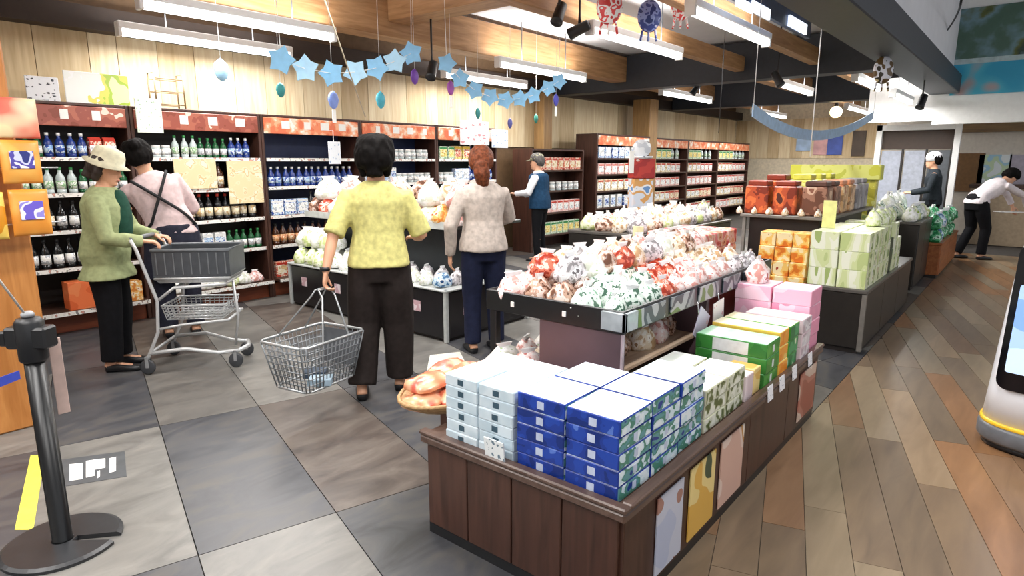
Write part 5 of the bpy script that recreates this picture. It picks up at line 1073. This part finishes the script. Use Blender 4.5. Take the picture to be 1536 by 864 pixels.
# ------------------------------------------------------------------ queue stanchion, left foreground
sx0 = ZP(95, 815).copy(); t = thing('queue_post', 'black belt barrier post with slotted round base in the left foreground', 'barrier post', (sx0.x, sx0.y, 0))
base_m = M('post_base', '2c2d30', .35)
m = MB(); n = 40; r = .2; sa_ = ra + .12; hw_ = .14; pts = []
pin = []
for q in range(n + 1):
    a = sa_ + hw_ + (2 * PI - 2 * hw_) * q / n; pin.append((r * math.cos(a), r * math.sin(a)))
pin.append((.05 * math.cos(sa_ - .35), .05 * math.sin(sa_ - .35))); pin.append((.05 * math.cos(sa_ + .35), .05 * math.sin(sa_ + .35)))
m.loft([[(x, y, .0005) for x, y in pin], [(x, y, .012) for x, y in pin], [(x * .93, y * .93, .02) for x, y in pin]], True, 0, False); m.build('base', base_m, parent=t)
m = MB(); m.lathe([(.038, .02), (.034, .025), (.034, .80)], n=20); m.build('pole', M('pole_black', '101113', .3), parent=t)
m = MB(); m.lathe([(.04, .74), (.046, .75), (.046, .885), (.036, .9), (.012, .905)], n=20); m.build('post_head', m_black, parent=t)
m = MB(); m.cbox((-.075, -.035, .79), (.075, .035, .87), .008, None, Matrix.Rotation(ra, 4, 'Z')); m.cbox((-.10, -.03, .80), (-.07, .03, .855), .006, None, Matrix.Rotation(ra, 4, 'Z')); m.build('belt_cassette', m_black, parent=t)
m = MB(); m.lathe([(.02, .905), (.022, .915), (.014, .925)], n=12); m.build('cap', M('cap_grey', '9a9ca0', .3), parent=t)
A0 = Vector((sx0.x, sx0.y, .90)); m = MB(); e = XP(-60, 335, .42); m.tube([A0, A0.lerp(e, .5) - Vector((0, 0, .01)), e], .004, 6); m.build('barrier_cord', M('pale_cord', 'c8c4be', .5), label='thin pale cord running up left from the barrier post', cat='cord')
m = MB(); e1 = YP(30, 562, 3.1); e2 = YP(-30, 585, 3.0); m.loft([[e1 + Vector((0, 0, z)) for z in (-.018, .018)] + [e1 + Vector((0, .003, z)) for z in (.018, -.018)], [e2 + Vector((0, 0, z)) for z in (-.02, .02)] + [e2 + Vector((0, .003, z)) for z in (.02, -.02)]], True, 0, False)
m.build('blue_belt', M('belt_blue', '3a4cb8', .6), label='short end of blue belt at the left frame edge beside the post', cat='belt')

# ------------------------------------------------------------------ wooden post with hanging snack bags, far left
t = thing('wooden_post', 'thick orange-brown wooden post at the left edge hung with snack bags', 'post', (.15, 4.15, 0))
m = MB(); m.cbox((0, 0, .0), (.72, .3, .55), .01); m.build('post_foot', w_post, parent=t)
m = MB(); m.cbox((0, .02, .551), (.80, .3, 3.12), .01); m.build('post_shaft', w_post, parent=t)
m = MB(); m.cbox((.02, -.012, .05), (.34, -.001, .5), .003); m.build('pale_panel', M('pale_cream', 'd8c08c', .5), parent=t)
for z in (1.13, 1.42, 1.77): m = MB(); m.tube([(.5, .0, z), (.5, -.05, z), (.95, -.05, z)], .005, 6); m.tube([(.75, .02, z), (.75, -.05, z)], .005, 6); m.build('hook_rail', m_chrome, parent=t)
flat = lambda w_, h_, mats: None
def hangbag(x, z1, h_, w_, cols, label, extra=None, nm='snack_bag'):
    t = thing(nm, label, 'bag', (x, 4.06, z1 - h_), group='snack bags hanging on the wooden post'); m = MB(); rg = []
    for f, d in ((0, .004), (.06, .012), (.3, .028), (.6, .028), (.9, .012), (1, .003)):
        rg.append([(w_ / 2 * math.copysign(abs(math.cos(a)) ** .5, math.cos(a)), d * math.sin(a), h_ * f) for a in [2 * PI * j / 14 for j in range(14)]])
    m.loft(rg); m.build('bag_body', cols, parent=t)
    if extra: m = MB(); m.cbox((-w_ * .3, -.034, h_ * .35), (w_ * .3, -.026, h_ * .75), .003); m.build('picture_print', extra, parent=t)
    return t
red1 = PRINT('hang_red', ['d8483c', 'e8705c', 'f4b898', 'f8e0b0'], 7, interp='LINEAR'); or1 = PRINT('hang_orange', ['d87820', 'e8983c', 'f0b458'], 7, interp='LINEAR'); blp = PRINT('hang_blueprint', ['2c3478', 'c8ccec', '5048a0', 'f4f0f4'], 16)
hangbag(.93, 1.77, .2, .2, red1, 'red and yellow snack bag, top right of those on the post'); hangbag(.72, 1.77, .2, .2, red1, 'red and yellow snack bag, top left of those on the post')
hangbag(.93, 1.56, .22, .17, or1, 'orange snack bag with dark blue print, second row on post', blp); hangbag(.74, 1.54, .22, .17, or1, 'plain orange snack bag at the frame edge, second row')
hangbag(.94, 1.31, .24, .17, or1, 'orange bag with violet and white picture, lowest row on post', PRINT('hang_violet', ['6c5cc8', 'e8e4f4', '9088d8', 'f4e8d8'], 12)); hangbag(.75, 1.3, .24, .17, PRINT('hang_yellow', ['e8b83c', 'f0cc60', 'd89020'], 6), 'yellow bag at frame edge, lowest row on post')
# sign strip beside the stanchion, behind it
m = MB(); m.cbox((-.02, -.003, 0), (.02, .003, .30), .002); o = m.build('hanging_strap', M('pinkish_strap', 'cbb0a6', .6), loc=(.655, 2.78, .50), label='pinkish strap hanging from the barrier post head', cat='strap')

# ------------------------------------------------------------------ floor tape and floor sticker
def quadflat(nm, pts, mat, label, z=.0006, th=.0012):
    c = sum((Vector(p) for p in pts), Vector()) / 4; m = MB(); m.loft([[(p[0] - c.x, p[1] - c.y, 0) for p in pts], [(p[0] - c.x, p[1] - c.y, th) for p in pts]], True, 0, False); return m, c
P4 = [ZP(22, 795), ZP(50, 795), ZP(68, 683), ZP(46, 683)]
m, c = quadflat('t', P4, None, ''); m.build('floor_tape', M('yellow_tape', 'e2da58', .5), loc=(c.x, c.y, .0006), label='strip of yellow tape on grey floor left of the barrier post', cat='tape')
P4 = [ZP(78, 733), ZP(190, 715), ZP(187, 677), ZP(76, 692)]
m, c = quadflat('t', P4, None, ''); t = thing('floor_sticker', 'dark grey floor sticker with white pictograms behind the barrier post', 'sticker', (c.x, c.y, .0006)); m.build('sticker_sheet', M('sticker_grey', '56595c', .4), parent=t)
for (a, b, c_, d) in ((104, 722, 124, 697), (129, 717, 142, 692), (142, 705, 158, 690), (146, 718, 150, 708), (164, 710, 174, 688)):
    A = ZP(a, b) - Vector((c.x, c.y, 0)); B = ZP(c_, b - 3) - Vector((c.x, c.y, 0)); C = ZP(c_, d - 2) - Vector((c.x, c.y, 0)); D = ZP(a, d) - Vector((c.x, c.y, 0))
    m = MB(); m.loft([[(p.x, p.y, .0013) for p in (A, B, C, D)], [(p.x, p.y, .0018) for p in (A, B, C, D)]], True, 0, False); m.build('pictogram', m_paper, parent=t)
P4 = [ZP(640, 556), ZP(700, 548), ZP(690, 528), ZP(645, 533)]
m, c = quadflat('t', P4, None, ''); m.build('floor_notice', M('notice_white', 'e4e0d4', .5), loc=(c.x, c.y, .0006), label='pale notice sheet on the floor behind the yellow shirt shopper', cat='sticker')

# ------------------------------------------------------------------ service robot at the right edge
rc = ZP(1560, 672); t = thing('service_robot', 'tall white and black service robot with lit screen and yellow base band at right edge', 'robot', (rc.x, rc.y, 0), 2.86 + PI / 2)
rw = M('robot_white', 'eceef4', .25, var=.01); n = 32
def rr(r, ry, z, sh=0): return [(r * math.copysign(abs(math.cos(a)) ** .75, math.cos(a)), sh + ry * math.copysign(abs(math.sin(a)) ** .75, math.sin(a)), z) for a in [2 * PI * j / n for j in range(n)]]
m = MB(); m.loft([rr(.25, .23, .03), rr(.265, .245, .05), rr(.265, .245, .11), rr(.255, .235, .125)]); m.build('base', M('robot_base', '6e7278', .35), parent=t)
m = MB(); m.loft([rr(.24, .22, .002), rr(.24, .22, .03)]); m.build('skirt', m_black, parent=t)
m = MB(); m.loft([rr(.258, .238, .1255), rr(.258, .238, .145)]); m.build('yellow_band', M('robot_yellow', 'f0c030', .3, emit=.4), parent=t)
m = MB(); m.loft([rr(.25, .23, .1455), rr(.24, .22, .3), rr(.218, .195, .7), rr(.2, .175, 1.0, .01), rr(.185, .155, 1.1, .015), rr(.14, .12, 1.14, .015), rr(.04, .04, 1.155, .015)]); m.build('shell', rw, parent=t)
# black face plate with screen on the camera side (local -Y)
def faceplate(hw, z0, z1, off, mat, nm, th=.02, parent=t, cr=.05):
    m = MB(); pts = []
    for cx, cz, a0 in ((hw - cr, z1 - cr, 0), (-hw + cr, z1 - cr, PI / 2), (-hw + cr, z0 + cr, PI), (hw - cr, z0 + cr, 1.5 * PI)):
        for q in range(5): a = a0 + q * PI / 8; pts.append((cx + cr * math.cos(a), cz + cr * math.sin(a)))
    yy = lambda z: -(.245 - (z - .14) * .082) - off
    m.loft([[(x, yy(z) + th, z) for x, z in pts], [(x, yy(z), z) for x, z in pts]], True, 0, False); return m.build(nm, mat, parent=parent)
fp = faceplate(.165, .33, 1.06, .0, M('robot_face', '0c0d12', .1), 'face_plate', .04); faceplate(.135, .42, .86, .0025, PRINT('robot_screen', ['7fa8e8', 'a8c8f4', 'c8e0fa', '3c58b8'], 4, stops=[0, .42, .5, .68]), 'screen', .0022, fp, .012)
MATS['robot_screen'].node_tree.nodes['Principled BSDF'].inputs['Emission Strength'].default_value = .5; nt = MATS['robot_screen'].node_tree; nt.links.new(nt.nodes['Color Ramp'].outputs['Color'], nt.nodes['Principled BSDF'].inputs['Emission Color'])

# ------------------------------------------------------------------ garlands and hanging decorations
pb_ = M('paper_blue', '8cc4ea', .6, var=.05); pb2 = M('paper_pale_blue', 'b4dcf4', .6, var=.05)
def star(m, c, R_, th=.008, n=5, a0=0, T=None):
    pts = []
    for j in range(2 * n): a = a0 + PI * j / n; r = R_ if j % 2 == 0 else R_ * .66; pts.append((r * math.cos(a), r * math.sin(a)))
    U = RGT; V = Vector((0, 0, 1)); N = U.cross(V)
    m.loft([[c + U * x + V * y - N * th / 2 for x, y in pts], [c + U * x + V * y + N * th / 2 for x, y in pts]], True, 0, False)
def garland(pxs, Y, R_, label, mats, hang):
    P = [YP(x, y, Y) for x, y in pxs]; t = thing('star_garland', label, 'garland', P[0], group='paper garlands')
    m = MB(); top0 = Vector((P[0].x, Y, 2.72)); pts = [q - P[0] for q in P]; m.tube([pts[0] + Vector((-.02, 0, CEIL - P[0].z))] + pts + [pts[-1] + Vector((.02, 0, CEIL - P[-1].z))], .003, 5); m.build('string', m_white, parent=t)
    for i, q in enumerate(P): m = MB(); star(m, q - P[0], R_, .012, 5, .3 * i); m.build('paper_star', mats[i % len(mats)], parent=t)
garland([(422, 90), (458, 103), (497, 110), (533, 108), (565, 102), (592, 92), (617, 80)], 4.5, .11, 'blue paper star garland sagging in front of the left back wall', [pb_, pb2], None)
garland([(670, 95), (690, 118), (712, 135), (735, 145), (758, 150), (780, 148), (800, 143), (822, 132), (838, 122)], 4.5, .1, 'second blue paper star garland right of the first', [pb_], None)
# pale swag far right
P = [YP(1130 + 180 * f, 165 + 4 * 34 * f * (1 - f) + 8 * f, 1.8) for f in [i / 14 for i in range(15)]]
m = MB(); r = []
for q in P: r.append([q + Vector((0, 0, dz)) + RGT * 0 + Vector((0, dy, 0)) for dz, dy in ((-.05, 0), (.05, 0), (.05, .01), (-.05, .01))])
m.loft(r, True, 0, False); t = thing('paper_swag', 'pale blue paper swag hanging across the far middle aisle', 'garland', (0, 0, 0)); m.build('swag_strip', M('paper_swag', 'a4c0e0', .6), parent=t)
for q in (P[0], P[-1]): m = MB(); m.tube([q, Vector((q.x, q.y, CEIL))], .003, 5); m.build('string', m_white, parent=t)
def pendant(px, py, Y, col, lbl, size=.07, tail=True):
    p = YP(px, py, Y); t = thing('hanging_ornament', lbl, 'ornament', p, group='hanging paper ornaments'); mt = M('orn_' + col, col, .5)
    m = MB(); m.lathe([(.01, size), (size * .6, size * .6), (size * .75, 0), (size * .5, -size * .7), (.01, -size)], n=8, sx=1, sy=.4); m.build('ornament_body', mt, parent=t)
    m = MB(); m.tube([(0, 0, size), (0, 0, CEIL - p.z)], .002, 4); m.build('string', m_white, parent=t)
    if tail: m = MB(); m.cbox((-.02, -.004, -size - .12), (.02, .004, -size - .005), .002); m.build('paper_tail', m_paper, parent=t)
for a in [(332, 105, 5.3, 'a8d4f0', 'pale blue round ornament before the plain left wall boards', .09), (421, 135, 5.0, '3c9c9c', 'small teal ornament under left end of first garland', .06, False), (500, 150, 5.0, '8ca4ec', 'lilac blue ornament with white tail under first garland', .08), (571, 150, 5.0, '4cb0c4', 'turquoise ornament under right half of first garland', .08, False),
     (622, 115, 4.6, '6c3c9c', 'purple ornament at the right end of first garland', .07, False), (676, 132, 4.6, '9c4ca0', 'magenta ornament with white tail between the garlands', .07), (717, 170, 5.0, '3c9c9c', 'teal ornament left under second garland', .06, False), (765, 185, 5.0, '5c5ca4', 'violet ornament beside the small blue print card', .06, False), (834, 150, 4.6, '4c4cb0', 'violet ornament with white tail at right end of second garland', .07), (804, 178, 5.2, '3c8c7c', 'green ornament at the corner column', .06, False)]: pendant(*a)
def kite(px, py, Y, mat, lbl, R_=.13):
    p = YP(px, py, Y); t = thing('round_paper_kite', lbl, 'ornament', p, group='round patterned kites under the ceiling'); U = RGT; V = Vector((0, 0, 1)); N = U.cross(V)
    m = MB(); m.loft([[U * .75 * rr_ * math.cos(2 * PI * j / 16) + V * rr_ * math.sin(2 * PI * j / 16) + N * d for j in range(16)] for rr_, d in ((R_ * .9, -.02), (R_, 0), (R_ * .9, .02))]); m.build('kite_body', mat, parent=t)
    for s in (-1, 0, 1): m = MB(); m.tube([U * s * R_ * .4 - V * R_ * .85, U * s * R_ * .5 - V * R_ * 1.5], .01, 5); m.build('tassel', mat, parent=t)
    m = MB(); m.tube([V * R_, Vector((0, 0, CEIL - p.z))], .002, 4); m.build('string', m_white, parent=t)
krw = PRINT('kite_red', ['c83838', 'f4f0ee', 'e04c4c', 'f8f4f4'], 16, stops=[0, .44, .54, .62]); kbl = PRINT('kite_blue', ['2c3c7c', '8c9cd4', '3c4c94', 'c8ccec'], 16, stops=[0, .44, .54, .66])
kite(914, 10, 2.6, krw, 'red and white round kite under the ceiling, left one'); kite(974, 24, 2.6, kbl, 'blue round kite between the two red and white kites'); kite(1022, 8, 2.6, krw, 'red and white round kite under the ceiling, right one')
kite(1325, 105, 1.35, PRINT('kite_brown', ['6c5434', 'e8e8f0', '3c3428', 'c8b890'], 10), 'white, brown and violet ornament hanging below the steel girder', .14)
def spot(px, py, Y, lbl, tilt=.6):
    p = YP(px, py, Y); t = thing('spotlight', lbl, 'spotlight', p, rz=rnd.uniform(0, 3), group='black spotlights under the ceiling'); T_ = Matrix.Rotation(tilt, 4, 'X')
    m = MB(); m.lathe([(.03, .1), (.045, .09), (.05, -.08), (.055, -.1)], n=14); m.v = [tuple(T_ @ Vector(v)) for v in m.v]; m.build('spot_body', m_black, parent=t)
    m = MB(); m.tube([(0, 0, .04), (0, 0, .14), (0, 0, CEIL - p.z)], [.015, .01, .01], 6); m.build('spot_arm', m_black, parent=t)
for a in [(839, 20, 3.3, 'black spotlight left of the red and white kite'), (869, 44, 3.3, 'black spotlight at the near end of third tube lamp', 1.2), (648, 105, 4.9, 'black spotlight between the two star garlands'), (1044, 133, 4.3, 'black spotlight beside the far left tube lamp'), (1383, 152, 1.3, 'black spotlight below the girder end before the white wall'), (1166, 118, 2.6, 'black spotlight in the middle far bay')]: spot(*a)
# thin vertical wires hung in front of the aisle
for i, (x, y0, y1, Y, lb) in enumerate([(1219, 20, 235, 1.5, 'thin pale hanging wire over the gondola'), (1082, 60, 200, 2.6, 'thin dark hanging wire over the far shelving')]):
    a = YP(x, y0, Y); b = YP(x - 4, y1, Y); m = MB(); m.tube([(0, 0, 0), (0, 0, CEIL - b.z)], .004, 5); m.build('hanging_wire', m_white if i == 0 else m_black, loc=(b.x, Y, b.z), label=lb, cat='wire')
a = YP(485, -5, 3.4); b = YP(548, 175, 4.6); m = MB(); m.tube([a, a.lerp(b, .5) - Vector((0, 0, .01)), b], .005, 5); m.build('slanting_rope', M('beige_cord', 'c8bca4', .6), label='slanting beige cord crossing the first garland', cat='cord')

# posters on the far end wall
for i, (xa, xb, ya_, yb_, c_, lb) in enumerate([(1196, 1216, 196, 226, 'a8c4e4', 'pale blue notice on far end wall, leftmost of four'), (1222, 1240, 198, 232, 'd8a8a8', 'pinkish notice on far end wall, second of four'), (1243, 1262, 194, 232, '4a62b8', 'deep blue notice on far end wall, third of four'), (1280, 1296, 196, 234, '56483c', 'dark brown narrow notice on far end wall, rightmost of four')]):
    A = XP(xa, ya_, 18.44); B = XP(xb, yb_, 18.44); m = MB(); m.cbox((0, 0, 0), (.03, A.y - B.y, A.z - B.z), .004)
    m.build('notice', M('notice_' + c_, c_, .5, var=.15, scale=4), loc=(18.44, B.y, B.z), label=lb, cat='sign', group='notices on the far end wall')
